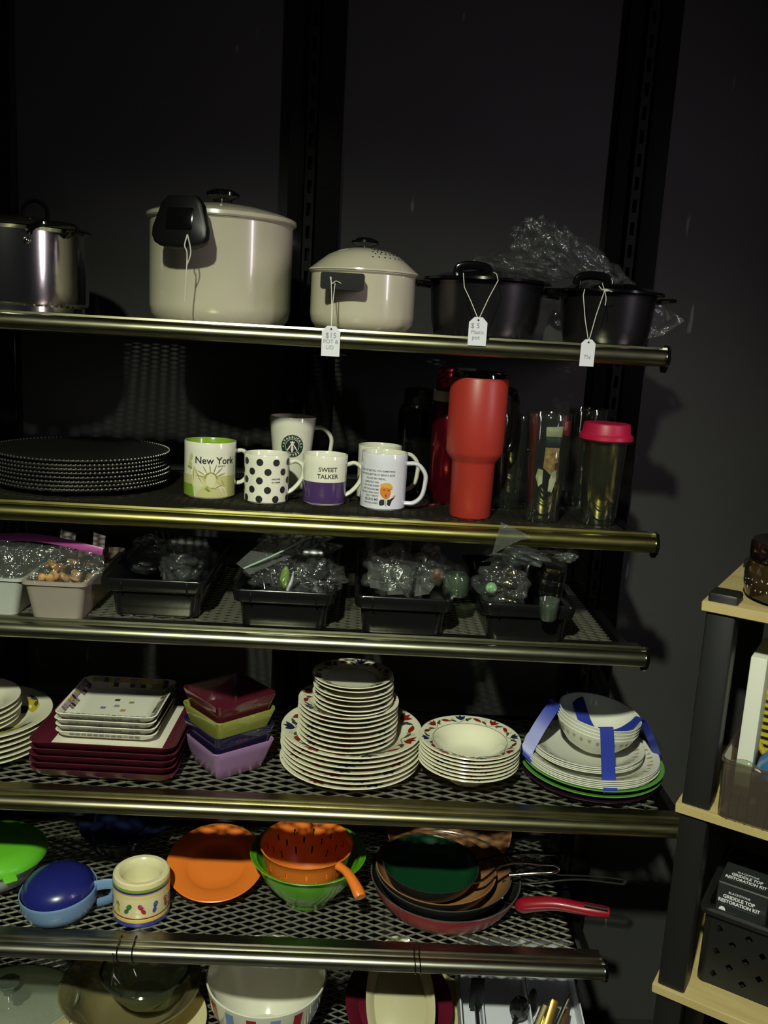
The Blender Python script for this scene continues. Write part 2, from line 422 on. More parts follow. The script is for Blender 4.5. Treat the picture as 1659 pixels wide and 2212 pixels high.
for k, (h, xr, dm) in SH.items():
    t = thing('wall_shelf', SNAMES[k], 'shelf', (0, 0, 0), group=None)
    one('front_edge', extrude_x(nosing(h), XL, xr - 0.005), ALUS.get(k, ALUS[5]), t, sharp=50)
    dx, dy = {1: (0.036, 0.017), 2: (0.03, 0.013), 3: (0.034, 0.015), 4: (0.050, 0.021), 5: (0.038, 0.0185), 6: (0.038, 0.0185)}[k]
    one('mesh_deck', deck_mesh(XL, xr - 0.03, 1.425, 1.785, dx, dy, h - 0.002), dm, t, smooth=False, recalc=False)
    one('side_rail', rbox(xr - 0.034, xr - 0.020, 1.41, 1.80, h - 0.024, h - 0.003, 0.001, 1), BSTEEL, t)
    one('back_rail', rbox(XL, xr - 0.020, 1.785, 1.802, h - 0.022, h - 0.003, 0.001, 1), BSTEEL, t)
    mb = MB(); P = [(1.372, h - 0.006), (1.380, h + 0.003), (1.392, h + 0.004), (1.404, h - 0.003), (1.404, h - 0.03), (1.398, h - 0.037), (1.388, h - 0.037), (1.374, h - 0.026), (1.370, h - 0.016)]
    mb.add(extrude_x(P, xr - 0.005, xr), BLKG); mb.build('end_cap', t)
    for bx in (-0.087, 0.525):
        if bx > xr + 0.02: continue
        P = [(1.41, h - 0.0055), (1.802, h - 0.0055), (1.802, h - 0.075), (1.78, h - 0.075), (1.42, h - 0.018)]
        one('bracket', extrude_x(P, bx - 0.0015, bx + 0.0015), BSTEEL, t, smooth=False)

# ================================================================== TOP SHELF : POTS
def tagcard(name, label, top, w, h, lines, parent_pts, tilt=0.0, marks=None, dark=None):
    t = thing(name, label, 'price tag', top, (0, 0, tilt))
    c = w * 0.28
    pts = [(-w / 2, -h), (w / 2, -h), (w / 2, -c), (w / 2 - c, 0), (-w / 2 + c, 0), (-w / 2, -c)]
    vs = [(x, -0.0004, z) for x, z in pts] + [(x, 0.0004, z) for x, z in pts]
    n = 6; fs = [tuple(range(n)), tuple(range(2 * n - 1, n - 1, -1))] + [(i, (i + 1) % n, n + (i + 1) % n, n + i) for i in range(n)]
    mb = MB().add((vs, fs), PAPER)
    f = lambda u, v: (u, -0.0008, v)
    mb.add(on(ell(0, -0.0045, 0.0015, 0.0015), f), INK)
    for s, u, v, sz in lines: mb.add(on(sh(text(s, sz), u, v), f), PENCIL)
    if dark: mb.add(on(grid2(*dark, 1, 1), f), PENCIL)
    mb.build('card', t, sharp=20)
    for path in parent_pts:
        one('string', sweep([Vector(p) - Vector(top) for p in path], 0.0007, 5), STRING, t)
    return t

# stainless pot (left)
t = thing('stock_pot', 'shiny stainless steel pot with dark lid at the left end of the top shelf', 'pot', (-0.585, 1.535, D[1]))
R0 = 0.116
out = [(0, 0), (R0 - 0.012, 0), (R0 - 0.006, 0.003), (R0 - 0.006, 0.011), (R0 - 0.001, 0.014), (R0, 0.02), (R0, 0.125), (R0 + 0.004, 0.130)]
one('body', lathe(vessel_prof(out, 0.0025), 96), STEEL, t)
one('lid', lathe([(0, 0.151), (0.05, 0.150), (0.095, 0.143), (R0 + 0.002, 0.136), (R0 + 0.006, 0.1335), (R0 + 0.006, 0.1315), (R0 - 0.004, 0.1315), (0, 0.1315)], 96), mat('dark_glass_lid', (0.02, 0.018, 0.017, 1), 0.12, 0.3, coat=0.5), t)
one('lid_handle', sweep(bez([(0.015, 0, 0.149), (0.017, 0, 0.168), (0.035, 0, 0.178), (0.053, 0, 0.168), (0.055, 0, 0.147)], 20), [0.005] * 21, 8, flat=0.7), BLKG, t)
mb = MB()
for a in (-62, -20):
    A = math.radians(a - 40); cx_, cy_ = math.cos(A) * (R0 + 0.001), math.sin(A) * (R0 + 0.001)
    mb.add(sphere(0.0055, 12, 8, 1, 1, 1), STEELB, T(cx_, cy_, 0.108))
mb.build('rivets', t)
Hp = bez([(-0.030, 0, 0), (-0.032, -0.02, 0.008), (-0.02, -0.036, 0.012), (0.02, -0.036, 0.012), (0.032, -0.02, 0.008), (0.030, 0, 0)], 30)
one('side_handle', sweep(Hp, 0.0045, 8), BLKG, t, loc=(0.083, -0.078, 0.121), rot=(0, 0, math.radians(46)))

# large cream pot
t = thing('stock_pot', 'large cream enamel stock pot with black handles, tallest pot on the top shelf', 'pot', (-0.252, 1.56, D[1]))
R1 = 0.1165
out = [(0, 0), (R1 - 0.022, 0), (R1 - 0.010, 0.003), (R1 - 0.003, 0.012), (R1, 0.026), (R1, 0.160), (R1 + 0.003, 0.163)]
one('body', lathe(vessel_prof(out, 0.003), 96), CREAM, t)
one('lid', lathe([(0, 0.193), (0.03, 0.192), (0.07, 0.186), (0.10, 0.179), (R1 - 0.001, 0.174), (R1 + 0.005, 0.171), (R1 + 0.006, 0.1655), (R1 + 0.004, 0.163), (R1 - 0.004, 0.163), (0, 0.163)], 96), CREAM, t)
one('lid_knob', lathe([(0, 0.216), (0.018, 0.215), (0.027, 0.210), (0.027, 0.205), (0.016, 0.200), (0.013, 0.192), (0, 0.192)], 40), BLKG, t)
def ear_handle(wt, wb, h, depth):
    mb = MB(); out = []
    for i in range(9): a_ = PI * i / 8; out.append((wb / 2 * math.cos(-a_), -h * .28 + h * .22 * math.sin(-a_)))      # rounded foot
    out += [(-wb / 2, -h * .12), (-wt / 2 - .002, h * .36), (-wt / 2 + .008, h * .5), (wt / 2 - .008, h * .5), (wt / 2 + .002, h * .36), (wb / 2, -h * .12)]
    def sec(k, y, dz=0): return [(x * k, y, z * k + dz) for x, z in out]
    mb.add(loft([sec(.80, .004), sec(.97, -depth * .25), sec(1.0, -depth * .6), sec(.95, -depth * .92), sec(.86, -depth)]), BLKP)
    mb.add(rbox(-wt * .36, wt * .36, -depth - .0015, -depth + .004, -h * .18, h * .26, .004, 2), BLKG)
    mb.add(rbox(-wt * .25, wt * .25, -.004, .034, -h * .15, h * .22, .004, 2), BLKP)
    return mb
ha = math.radians(-13)
ear_handle(0.062, 0.090, 0.080, 0.024).build('side_handle', t, loc=(math.sin(ha) * (R1 + 0.026), -math.cos(ha) * (R1 + 0.026), 0.142), rot=(-0.18, 0, ha))
ear_handle(0.062, 0.090, 0.060, 0.024).build('side_handle', t, loc=(-math.sin(ha) * (R1 + 0.026), math.cos(ha) * (R1 + 0.026), 0.142), rot=(-0.18, 0, ha + PI))
p0 = at(403, 520, 1.395)
o = tag(one('tag_string', sweep(bez([at(405, 506, 1.385), at(399, 530, 1.384), at(404, 548, 1.386), at(402, 600, 1.392), at(399, 650, 1.40)], 24), 0.0010, 6), STRING), 'white looped string hanging from the handle of the large cream pot', 'string')
MB().add(sweep(bez([at(405, 506, 1.386), at(412, 545, 1.386), at(403, 575, 1.389)], 12), 0.0009, 5), STRING).build('string_loop', o)

# small cream pot with strainer lid
t = thing('saucepan', 'small cream enamel pot with a domed strainer lid and price tag', 'pot', (-0.014, 1.50, D[1]))
R2 = 0.0840
out = [(0, 0), (R2 - 0.025, 0), (R2 - 0.010, 0.004), (R2 - 0.002, 0.014), (R2, 0.026), (R2, 0.088), (R2 + 0.003, 0.091)]
one('body', lathe(vessel_prof(out, 0.003), 96), CREAM, t)
domeP = [(0, 0.1320), (0.02, 0.1310), (0.04, 0.1270), (0.058, 0.1190), (0.072, 0.1080), (R2 - 0.001, 0.099), (R2 + 0.004, 0.0955), (R2 + 0.0045, 0.093), (R2 + 0.002, 0.091), (R2 - 0.005, 0.091), (0, 0.091)]
mb = MB().add(lathe(domeP, 96), CREAM)
dz = interp(domeP[:7]); rr_ = random.Random(3)
for i in range(5):
    for j in range(9 - i % 2):
        r = 0.034 + i * 0.0075; a = math.radians(-72 + j * 9 + (i % 2) * 4 - i * 1.5)
        x, y = r * math.cos(a), r * math.sin(a); nrm = Vector((x * 0.9, y * 0.9, 0.06)).normalized()
        M = Matrix.Translation((x, y, dz(r) + 0.0002)) @ Vector((0, 0, 1)).rotation_difference(nrm).to_matrix().to_4x4()
        mb.add(lathe([(0, 0.0006), (0.0013, 0.0005), (0.0014, 0)], 8), INK, M)
mb.build('strainer_lid', t)
one('lid_knob', lathe([(0, 0.148), (0.012, 0.1475), (0.021, 0.143), (0.022, 0.139), (0.012, 0.134), (0.010, 0.129), (0, 0.129)], 32), BLKG, t)
mb = MB(); ha = math.radians(-19)
mb.add(loft([[(x * k * 1.12, y, z) for x, z, y in [(a, b, yy) for a, b, _ in rrect(0.0300, 0.0125, 0.004, 3)]] for k, yy in ((0.80, 0.006), (0.86, -0.012), (1.0, -0.026), (0.98, -0.030))]), BLKP)
mb.build('side_handle', t, loc=(math.sin(ha) * R2, -math.cos(ha) * R2, 0.073), rot=(0, 0, ha + 0.22))
one('rivet', sphere(0.0022, 8, 6), STEELB, t, loc=(math.sin(ha) * (R2 + 0.030), -math.cos(ha) * (R2 + 0.030), 0.071))
A_ = at(716, 704, 1.372)
tagcard('price_tag', 'white price tag reading $15 hanging from the small cream pot', A_, 0.0275, 0.0445,
        [('$15', 0, -0.0175, 0.011), ('POT &', 0, -0.0255, 0.0080), ('LID', -0.001, -0.034, 0.0080)],
        [[A_ + Vector((0, 0, -0.004)), at(716, 640, 1.376), at(713, 598, 1.392)], [A_ + Vector((0, 0, -0.004)), at(719, 650, 1.376), at(722, 612, 1.390)],
         bez([at(711, 598, 1.392), at(716, 612, 1.386), at(724, 607, 1.388), at(735, 612, 1.392)], 12)], math.radians(-4))

# black pots
def black_pot(loc, R, H, label, knob, rot, lip):
    t = thing('roasting_pot', label, 'pot', loc, (0, 0, rot))
    out = [(0, 0), (R - 0.018, 0), (R - 0.010, 0.004), (R - 0.004, 0.03), (R, H - 0.004), (R + 0.001, H)]
    one('body', lathe(vessel_prof(out, 0.003), 80), BLKS, t)
    one('lid', lathe([(0, H + 0.020), (R * .55, H + 0.018), (R * .82, H + 0.013), (R + 0.002, H + 0.008), (R + lip, H + 0.006), (R + lip + .001, H + 0.002), (R - 0.004, H + 0.001), (0, H + 0.001)], 80), BLKG, t)
    one('lid_handle', sweep(bez([(-0.026, 0, H + 0.014), (-0.022, 0, H + 0.026), (0, 0, H + 0.030), (0.022, 0, H + 0.026), (0.026, 0, H + 0.014)], 20), 0.0045, 8, flat=1.5), BLKG, t, loc=knob)
    for s in (-1, 1):
        secs = [[(x, y, z) for x, z, y in [(a, b, 0) for a, b, _ in rrect(w, hh, 0.004, 3)]] for w, hh in ((.03, .006),)]
        P = bez([(s * (R - 0.002), -0.035, H - 0.006), (s * (R + 0.022), -0.026, H - 0.004), (s * (R + 0.026), 0, H - 0.003), (s * (R + 0.022), 0.026, H - 0.004), (s * (R - 0.002), 0.035, H - 0.006)], 20)
        one('side_handle', sweep(P, 0.0055, 8, flat=0.7), BLKG, t)
    return t
black_pot((0.188, 1.52, D[1]), 0.092, 0.088, 'black lidded pot with a $5 tag, left of the two black pots', (-0.028, -0.04, -0.004), 0.0, 0.012)
black_pot((0.384, 1.50, D[1]), 0.0760, 0.080, 'black lidded pot with clear bag, rightmost pot on the top shelf', (-0.035, -0.035, -0.002), 0.0, 0.012)
A_ = at(1034, 685, 1.372)
tagcard('price_tag', 'white price tag reading $5 hanging from the left black pot', A_, 0.0275, 0.0420,
        [('$ 5', -0.004, -0.016, 0.0105), ('Plastic', 0, -0.0245, 0.0078), ('pot', -0.002, -0.0325, 0.0085)],
        [[A_ + Vector((0, 0, -0.004)), at(1017, 650, 1.376), at(1003, 620, 1.385), at(1001, 590, 1.402)], [A_ + Vector((0, 0, -0.004)), at(1055, 645, 1.376), at(1076, 606, 1.385), at(1073, 592, 1.40), at(1066, 588, 1.41)]], 0.0)
A_ = at(1272, 733, 1.372)
tagcard('price_tag', 'small white price tag hanging below the right black pot', A_, 0.0215, 0.0400,
        [('75¢', 0, -0.0285, 0.008)],
        [[A_ + Vector((0, 0, -0.004)), at(1264, 690, 1.376), at(1260, 638, 1.385), at(1263, 625, 1.395)], [A_ + Vector((0, 0, -0.004)), at(1288, 680, 1.376), at(1306, 628, 1.385), at(1301, 612, 1.40)],
         bez([at(1294, 618, 1.392), at(1300, 625, 1.388), at(1309, 626, 1.386), at(1322, 630, 1.39)], 12), bez([at(1306, 626, 1.387), at(1309, 645, 1.387), at(1307, 660, 1.387)], 8)])
# bags over the black pots
B = MB()
B.add(crumple(at(1165, 530, 1.56), 0.050, 0.035, 0.038, 2, 0.42, 2.6, rot=(0, 0.5, 0)), BAG)
B.add(crumple(at(1245, 560, 1.55), 0.075, 0.040, 0.030, 5, 0.42, 3.0, rot=(0, 0.62, 0)), BAG)
B.add(crumple(at(1110, 580, 1.55), 0.078, 0.05, 0.022, 9, 0.40, 2.6, rot=(0, 0.1, 0)), BAG)
B.add(crumple(at(1310, 592, 1.54), 0.050, 0.035, 0.020, 12, 0.4, 3.0, rot=(0, 0.5, 0)), BAG)
tag(B.build('plastic_bag', sharp=70), 'crumpled clear plastic bag lying over the two black pots', 'plastic bag')
tag(one('plastic_bag', sheet(at(1385, 735, 1.53), at(1408, 645, 1.53), at(1478, 692, 1.53), at(1432, 724, 1.53), amp=0.005, seed=3), BAG2, sharp=70), 'cloudy plastic bag corner poking out right of the right black pot', 'plastic bag')
tag(one('plastic_bag', sheet(at(1165, 735, 1.57), at(1195, 668, 1.57), at(1225, 680, 1.57), at(1215, 738, 1.57), amp=0.004, seed=5), BAG2, sharp=70), 'cloudy plastic film glimpsed between the two black pots', 'plastic bag')

# ================================================================== SECOND SHELF : MUGS
def charger(label, loc):
    R = 0.153; zi = interp([(0, .003), (.11, .003), (.125, .008), (R, .0135)])
    mb = MB().add(lathe([(0, 0), (.108, 0), (.124, .0045), (R - .002, .010), (R, .0125), (R - .001, .0140), (R - .004, .0138), (.125, .0085), (.110, .003), (0, .003)], 96), PEWTER)
    n = 130
    for i in range(n):
        a = 2 * PI * i / n; mb.add(sphere(0.0025, 6, 4), PEWTER, T((R - .0015) * math.cos(a), (R - .0015) * math.sin(a), 0.0133))
    o = mb.build('charger_plate', None, loc); return tag(o, label, 'plate', 'dark beaded charger plates')
c0 = charger('dark metal charger plate with beaded rim, lowest of its stack', (-0.499, 1.602, D[2]))
for i in range(1, 8):
    dup(c0, (-0.499 + random.uniform(-.004, .004), 1.602 + random.uniform(-.003, .003), D[2] + i * 0.0068), 'dark metal charger plate with beaded rim, %s in its stack' % ORD[7 - i])

def mug(label, x, y, z, rt, rb, h, outer, inner=None, hang=0.0, hr=(0.028, 0.030), hz=0.5, handle='D', hmat=None, foot=None):
    t = thing('mug', label, 'mug', (x, y, z))
    prof = [(rb - 0.003, 0), (rb, 0.003)] + [(rb + (rt - rb) * k / 6, 0.003 + (h - 0.003) * k / 6) for k in range(1, 7)]
    rf = interp([(p[1], p[0]) for p in prof])
    mb = MB(); mb.add(lathe([(0, 0)] + prof + [(rt - .0006, h + .0012), (rt - .0022, h + .0012)], 72), outer)
    mb.add(lathe([(rt - .0022, h + .0012), (rt - .0035, h - .001)] + [(rf(zz) - .0035, zz) for zz in (h * .7, h * .4, .012)] + [(rb - .010, .006), (0, .005)], 72), inner or outer)
    hx, hh = hr
    if handle == 'D': pts = [(-0.002, hh), (hx * .55, hh * 1.0), (hx * .98, hh * .55), (hx, 0), (hx * .85, -hh * .6), (hx * .45, -hh * .95), (-0.002, -hh)]
    elif handle == 'J': pts = [(-0.002, hh * .9), (hx * .5, hh * 1.05), (hx * .95, hh * .75), (hx, hh * .2), (hx * .8, -hh * .3), (hx * .35, -hh * .8), (-0.002, -hh * 1.05)]
    P = bez([(a + rf(hz * h), 0, b) for a, b in pts], 30)
    H = one('handle', sweep(P, 0.0052, 10, flat=0.75), hmat or outer, t, loc=(0, 0, hz * h), rot=(0, 0, hang))
    return t, mb, rf
LIME = mat('lime_glaze', '#7fa22e', 0.2, coat=0.4)
# green print mug
t, mb, rf = mug('white mug with New York print and green inside, leftmost mug', -0.262, 1.545, D[2], 0.0440, 0.0435, 0.094, WHITE, LIME, 0.35, (0.024, 0.028), .52)
OLV = mat('pale_olive_print', '#b9b57c', 0.3); OLV2 = mat('olive_print', '#8f8c4c', 0.3); OLV3 = mat('grass_green_print', '#6f8f2d', 0.3); OLV4 = mat('cream_print', '#cdc9a2', 0.3)
g = lambda o: cyl(rf, 0, 0, o)
mb.add(on(grid2(-.060, .060, .0035, .0400, 20, 4), g(.0003)), OLV)
mb.add(on(grid2(-.060, -.021, .0035, .0240, 8, 2), g(.0005)), OLV3)
mb.add(on(fan([(-.020, .0035), (-.024, .022), (-.026, .055), (-.019, .056), (-.013, .035), (-.004, .024), (.018, .026), (.034, .020), (.040, .0035)], 4), g(.0006)), OLV4)
mb.add(on(ell(.009, .032, .0085, .0125), g(.0008)), OLV4)
mb.add(on(stroke([(.009 + .0100 * math.cos(a), .0355 + .0100 * math.sin(a)) for a in [PI * i / 10 for i in range(11)]], .0022), g(.0010)), OLV2)
for a in (20, 45, 70, 95, 122, 150, 172):
    a = math.radians(a); mb.add(on(lens(.009 + .019 * math.cos(a), .037 + .016 * math.sin(a), .018, .0009, a), g(.0009)), OLV2)
for u, v, ln, r in ((-.016, .045, .020, -1.0), (-.010, .034, .018, -1.0), (.022, .022, .016, .4), (.013, .019, .016, -.2), (.002, .020, .012, .8), (-.022, .04, .03, 1.5), (.03, .028, .016, -1.1)):
    mb.add(on(lens(u, v, ln, .0007, r), g(.0009)), OLV2)
mb.add(on(ell(.0040, .0165, .0045, .0022, -.5), g(.0010)), OLV3)
mb.add(on(ell(-.030, .058, .0045, .0060), g(.0006)), OLV); mb.add(on(lens(-.028, .070, .016, .0035, 1.3), g(.0006)), OLV); mb.add(on(ell(-.031, .0525, .0060, .0022, -.2), g(.0009)), OLV2)
mb.add(on(stroke([(-.030, .052), (-.031, .044), (-.028, .038)], .0028), g(.0007)), OLV4)
mb.add(on(sh(text('New York', .0165, 'LEFT', 0.012), -.0195, .0605), g(.0006)), INK)
mb.add(on(sh(text('EMPIRE STATE', .0022, 'CENTER', 0.02), .0270, .0555), g(.0006)), OLV2); mb.add(on(grid2(.0205, .0335, .0575, .0579, 3, 1), g(.0006)), OLV2)
mb.build('body', t)
# polka dot mug
t, mb, rf = mug('white mug with black polka dots and small words', -0.162, 1.520, D[2], 0.0385, 0.0370, 0.081, WHITE, None, 0.15, (0.024, 0.026), .52, 'J')
for row, zz in enumerate((.0085, .0240, .0395, .0545, .0705)):
    for k in range(9):
        u = (k - 4) * 0.0283 + (0.01415 if row % 2 else 0) - .008
        if abs(u) > .115: continue
        if row == 2 and .008 < u < .036: continue
        mb.add(on(ell(u, zz, .0060, .0060, 0, 20), cyl(rf)), INK)
mb.add(on(sh(text('PARTNER', .0037, 'CENTER', .02), .0205, .0415), cyl(rf)), INK); mb.add(on(sh(text('IN CRIME', .0037, 'CENTER', .02), .0205, .0360), cyl(rf)), INK)
mb.build('body', t)
# purple mug
PURP = mat('purple_glaze', '#46305e', 0.2, coat=0.4)
t, mb, rf = mug('mug with purple lower half reading SWEET TALKER', -0.064, 1.532, D[2], 0.0385, 0.0365, 0.083, WHITE, None, 0.1, (0.026, 0.027), .5, 'J')
mb.add(on(grid2(-.118, .118, .0035, .0400, 72, 1), cyl(rf, 0, 0, .0003)), PURP)
mb.add(on(sh(text('SWEET', .0105, 'CENTER', .012), .0070, .0585), cyl(rf)), INK); mb.add(on(sh(text('TALKER', .0105, 'CENTER', .012), .0070, .0470), cyl(rf)), INK)
mb.build('body', t)
# tall coffee shop mug
t, mb, rf = mug('tall tapered white mug with round green coffee logo, behind the polka dot mug', -0.131, 1.650, D[2], 0.0425, 0.0290, 0.133, WHITE, None, 0.05, (0.034, 0.034), .60)
GRN = mat('dark_green_logo', '#1f3b2a', 0.35)
LU, LV = .0010, .0835
mb.add(on(ell(LU, LV, .0205, .0205, 0, 48, 4), cyl(rf, 0, 0.06, .0004)), GRN)
mb.add(on(ell(LU, LV, .0127, .0127, 0, 40, 3), cyl(rf, 0, 0.06, .0007)), WHITE)
mb.add(on(ell(LU, LV, .0120, .0120, 0, 40, 3), cyl(rf, 0, 0.06, .0010)), INK)
lg = cyl(rf, 0, 0.06, .0013)
mb.add(on(sh(arc_text('STARBUCKS', .0058, .0143, PI / 2, math.radians(165)), LU, LV), lg), WHITE)
mb.add(on(sh(arc_text('COFFEE', .0058, .0143, -PI / 2, math.radians(105), True), LU, LV), lg), WHITE)
for s in (-1, 1): mb.add(on(ell(LU + s * .0164, LV - .001, .0012, .0012, 0, 8, 1), lg), WHITE)
mb.add(on(fan([(LU - .0035, LV + .0055), (LU - .0045, LV + .0085), (LU - .0018, LV + .0072), (LU, LV + .0105), (LU + .0018, LV + .0072), (LU + .0045, LV + .0085), (LU + .0035, LV + .0055)], 1), lg), WHITE)
mb.add(on(ell(LU, LV + .003, .0028, .0034, 0, 12), lg), WHITE)
mb.add(on(ell(LU, LV - .005, .0022, .0060, 0, 12), lg), WHITE)
for s in (-1, 1):
    for k, (a, q) in enumerate(((.0042, .001), (.0060, -.001), (.0078, -.004))):
        mb.add(on(lens(LU + s * a, LV + q - .002, .0100 - k * .001, .0008, PI / 2 + s * .35), lg), WHITE)
mb.build('body', t)
# boss mug, and one behind
t, mb, rf = mug('white mug with a cartoon man in a suit and lines of black text', 0.037, 1.518, D[2], 0.0392, 0.0385, 0.094, WHITEB, WHITE, -0.15, (0.032, 0.034), .46)
lines = [('DAD, LET ME TELL YOU SOMETHING', .0655, .0042), ('NO ONE IS BETTER AT BEING A BOSS', .0590, .0042), ('YOU ARE VERY SPECIAL,', .0525, .0042), ('COMPLETELY FAIR,', .0462, .0042), ('NO OTHER BOSSES', .0402, .0042), ('ARE THIS AWESOME', .0342, .0042), ('YOU ARE A GREAT BOSS', .0286, .0040), ('REALLY TERRIFIC', .0232, .0040), ('BELIEVE ME!', .0165, .0062), ('EVERYONE AGREES.', .0110, .0040)]
for i, (s, v, sz) in enumerate(lines):
    vf = text(s, sz, 'RIGHT', .01, .92 if i < 2 else .8)
    mb.add(on(sh(vf, {0: .0185, 1: .0185, 2: .003}.get(i, -.008), v), cyl(rf)), INK)
SKIN = mat('cartoon_skin', '#c8742f', 0.4); HAIR = mat('cartoon_hair', '#cf9d3a', 0.4); TIE = mat('cartoon_tie', '#7d6f86', 0.4)
g = lambda o: cyl(rf, 0, 0, o)
mb.add(on(fan([(-.0035, .0090), (-.0060, .0100), (-.0070, .0155), (-.0040, .0195), (.0080, .0195), (.0135, .0205), (.0185, .0245), (.0195, .0225), (.0150, .0175), (.0120, .0090)], 3), g(.0004)), INK)
mb.add(on(fan([(.0028, .0090), (.0022, .0200), (.0072, .0200), (.0066, .0090)], 2), g(.0006)), WHITE); mb.add(on(grid2(.0042, .0055, .0090, .0185, 1, 2), g(.0008)), TIE)
mb.add(on(ell(.0192, .0250, .0017, .0024, -.5, 10, 1), g(.0006)), SKIN)
mb.add(on(fan([(-.0010, .0230), (-.0055, .0290), (-.0060, .0380), (.0010, .0430), (.0115, .0410), (.0125, .0310), (.0100, .0235), (.0050, .0200)], 3), g(.0008)), SKIN)
mb.add(on(fan([(-.0065, .0440), (-.0040, .0460), (.0030, .0480), (.0110, .0470), (.0150, .0420), (.0145, .0365), (.0120, .0375), (.0060, .0395), (-.0020, .0400), (-.0045, .0400)], 3), g(.0011)), HAIR)
for u, v, a, b in ((.0010, .0360, .0022, .0009), (.0085, .0355, .0022, .0009), (.0042, .0265, .0013, .0022)): mb.add(on(ell(u, v, a, b, 0, 8, 1), g(.0012)), mat('cartoon_lines', '#7a3510', 0.5))
mb.build('body', t)
t, mb, rf = mug('plain white mug half hidden behind the cartoon mug', 0.030, 1.605, D[2], 0.0390, 0.0385, 0.094, WHITE, None, -0.1, (0.030, 0.032), .52); mb.build('body', t)

# dark thermos behind
t = thing('thermos', 'dark thermos standing in shadow between the mugs and the red tumbler', 'bottle', (0.098, 1.69, D[2]))
one('body', lathe([(0, 0), (.034, 0), (.036, .004), (.036, .150), (.030, .165), (0, .165)], 48), BLKG, t); one('cap', lathe([(0, .166), (.027, .166), (.027, .192), (.024, .195), (0, .195)], 40), BLKP, t)
# crimson bottle
CRIM = mat('crimson_metal', '#7c1228', 0.22, 0.85, coat=0.4)
t = thing('steel_bottle', 'slim metallic crimson bottle with cream band, behind the red tumbler', 'bottle', (0.152, 1.60, D[2]))
mb = MB().add(lathe([(0, 0), (.030, 0), (.033, .004), (.033, .178), (.0305, .182)], 56), CRIM)
g = cyl(.033, 0, 0.28, .0005); mb.add(on(sh(text('STARBUCKS', .0050, 'CENTER', .01, 1.3), -.003, .152), g), WHITE); mb.add(on(sh(text('COFFEE', .0040, 'CENTER', .01, 1.2), -.003, .146), g), WHITE)
mb.build('body', t); one('band', lathe([(.0305, .180), (.0330, .181), (.0330, .198), (.0305, .199), (.03, .199), (.03, .180)], 56), mat('band_cream', '#a9a489', 0.4), t)
one('cap', lathe([(0, .199), (.0300, .199), (.0285, .235), (.0255, .240), (0, .240)], 56), CRIM, t)
# red tumbler
RED = mat('matte_red_coat', '#9e3026', 0.40, spec=0.4)
t = thing('travel_tumbler', 'large red travel tumbler with clear lid and black handle', 'tumbler', (0.183, 1.480, D[2]))
one('body', lathe([(0, 0), (.0325, 0), (.0345, .003), (.0355, .090), (.0370, .094), (.0445, .103), (.0470, .110), (.0475, .150), (.0475, .226), (.0455, .2295), (0, .2295)], 72), RED, t)
one('lid', lathe([(0, .2400), (.030, .2400), (.0440, .2395), (.0458, .2370), (.0458, .2297), (0, .2297)], 64), film('smoked_lid', '#6d6d6b', 0.12, 0.05, 0.5), t)
one('lid_slider', rbox(-.040, -.012, -.040, -.020, .2403, .2450, .0015), mat('grey_slider', '#55534f', 0.4), t)
Hs = bez([(.045, 0, .205), (.060, 0, .210), (.072, 0, .200), (.075, 0, .165), (.073, 0, .125), (.062, 0, .108), (.046, 0, .112)], 30)
one('handle', sweep(Hs, .0075, 10, flat=0.9), BLKG, t, rot=(0, 0, 0.45))
# clear tumblers
def clear_cup(label, x, y, rt, rb, h, m=GLASS, bot=True):
    t = thing('clear_tumbler', label, 'glass', (x, y, D[2]))
    out = [(0, 0), (rb - .002, 0), (rb, .003), (rb + (rt - rb) * .5, h * .5), (rt, h * .93), (rt, h)]
    one('outer_wall', lathe(vessel_prof(out, .002), 56), m, t)
    inn = [(0, .016), (rb - .008, .016), (rb - .004, .022), (rt - .006, h * .9), (rt - .003, h - .004)]
    one('inner_wall', lathe(vessel_prof(inn, .0015), 56), m, t)
    return t
sam = clear_cup('clear double walled tumbler with faded patchy print, left of the gold cup', 0.302, 1.475, 0.0365, 0.0290, 0.178)
mb = MB(); rf = interp([(0, .027), (.178, .0335)]); g = lambda o: cyl(rf, 0, 0.08, o)
PWH = mat('print_offwhite', '#b9b998', 0.5); PBR = mat('print_brown', '#8d6a38', 0.5, col2='#c9a878', vscale=160); PNV = mat('print_navy', '#23303a', 0.5); PRD = mat('print_red', '#5e1e1c', 0.5)
mb.add(on(fan([(-.0130, .158), (.0160, .160), (.0155, .143), (-.0120, .143)], 3), g(0)), PWH)
mb.add(on(fan([(-.0115, .142), (.0145, .142), (.0140, .127), (-.0105, .127)], 3), g(0)), PNV)
mb.add(on(fan([(-.0110, .125), (.0130, .125), (.0120, .088), (.0020, .080), (-.0120, .092)], 3), g(0)), PBR)
mb.add(on(fan([(-.0200, .090), (-.0120, .088), (-.0110, .066), (-.0170, .060), (-.0235, .076)], 3), g(.0004)), PWH)
mb.add(on(fan([(.0030, .086), (.0110, .088), (.0120, .072), (.0060, .052), (-.0010, .054), (-.0005, .072)], 3), g(.0004)), PWH)
mb.add(on(fan([(.0070, .100), (.0130, .102), (.0120, .090), (.0070, .089)], 1), g(.0006)), PRD)
mb.build('faded_print', sam, recalc=False)
clear_cup('empty clear tumbler right behind the red tumbler', 0.262, 1.580, 0.0350, 0.0290, 0.165)
clear_cup('empty clear tumbler at the back behind the crimson lid', 0.405, 1.640, 0.0350, 0.0290, 0.178)
t = thing('lidded_tumbler', 'clear tumbler with gold inner cup and crimson silicone lid, at the right shelf end', 'tumbler', (0.396, 1.470, D[2]))
one('outer_wall', lathe(vessel_prof([(0, 0), (.0270, 0), (.029, .003), (.032, .08), (.0355, .145)], .0018), 56), GLASS, t)
GOLD = mat('gold_mirror', '#d6c98e', 0.2, 1.0)
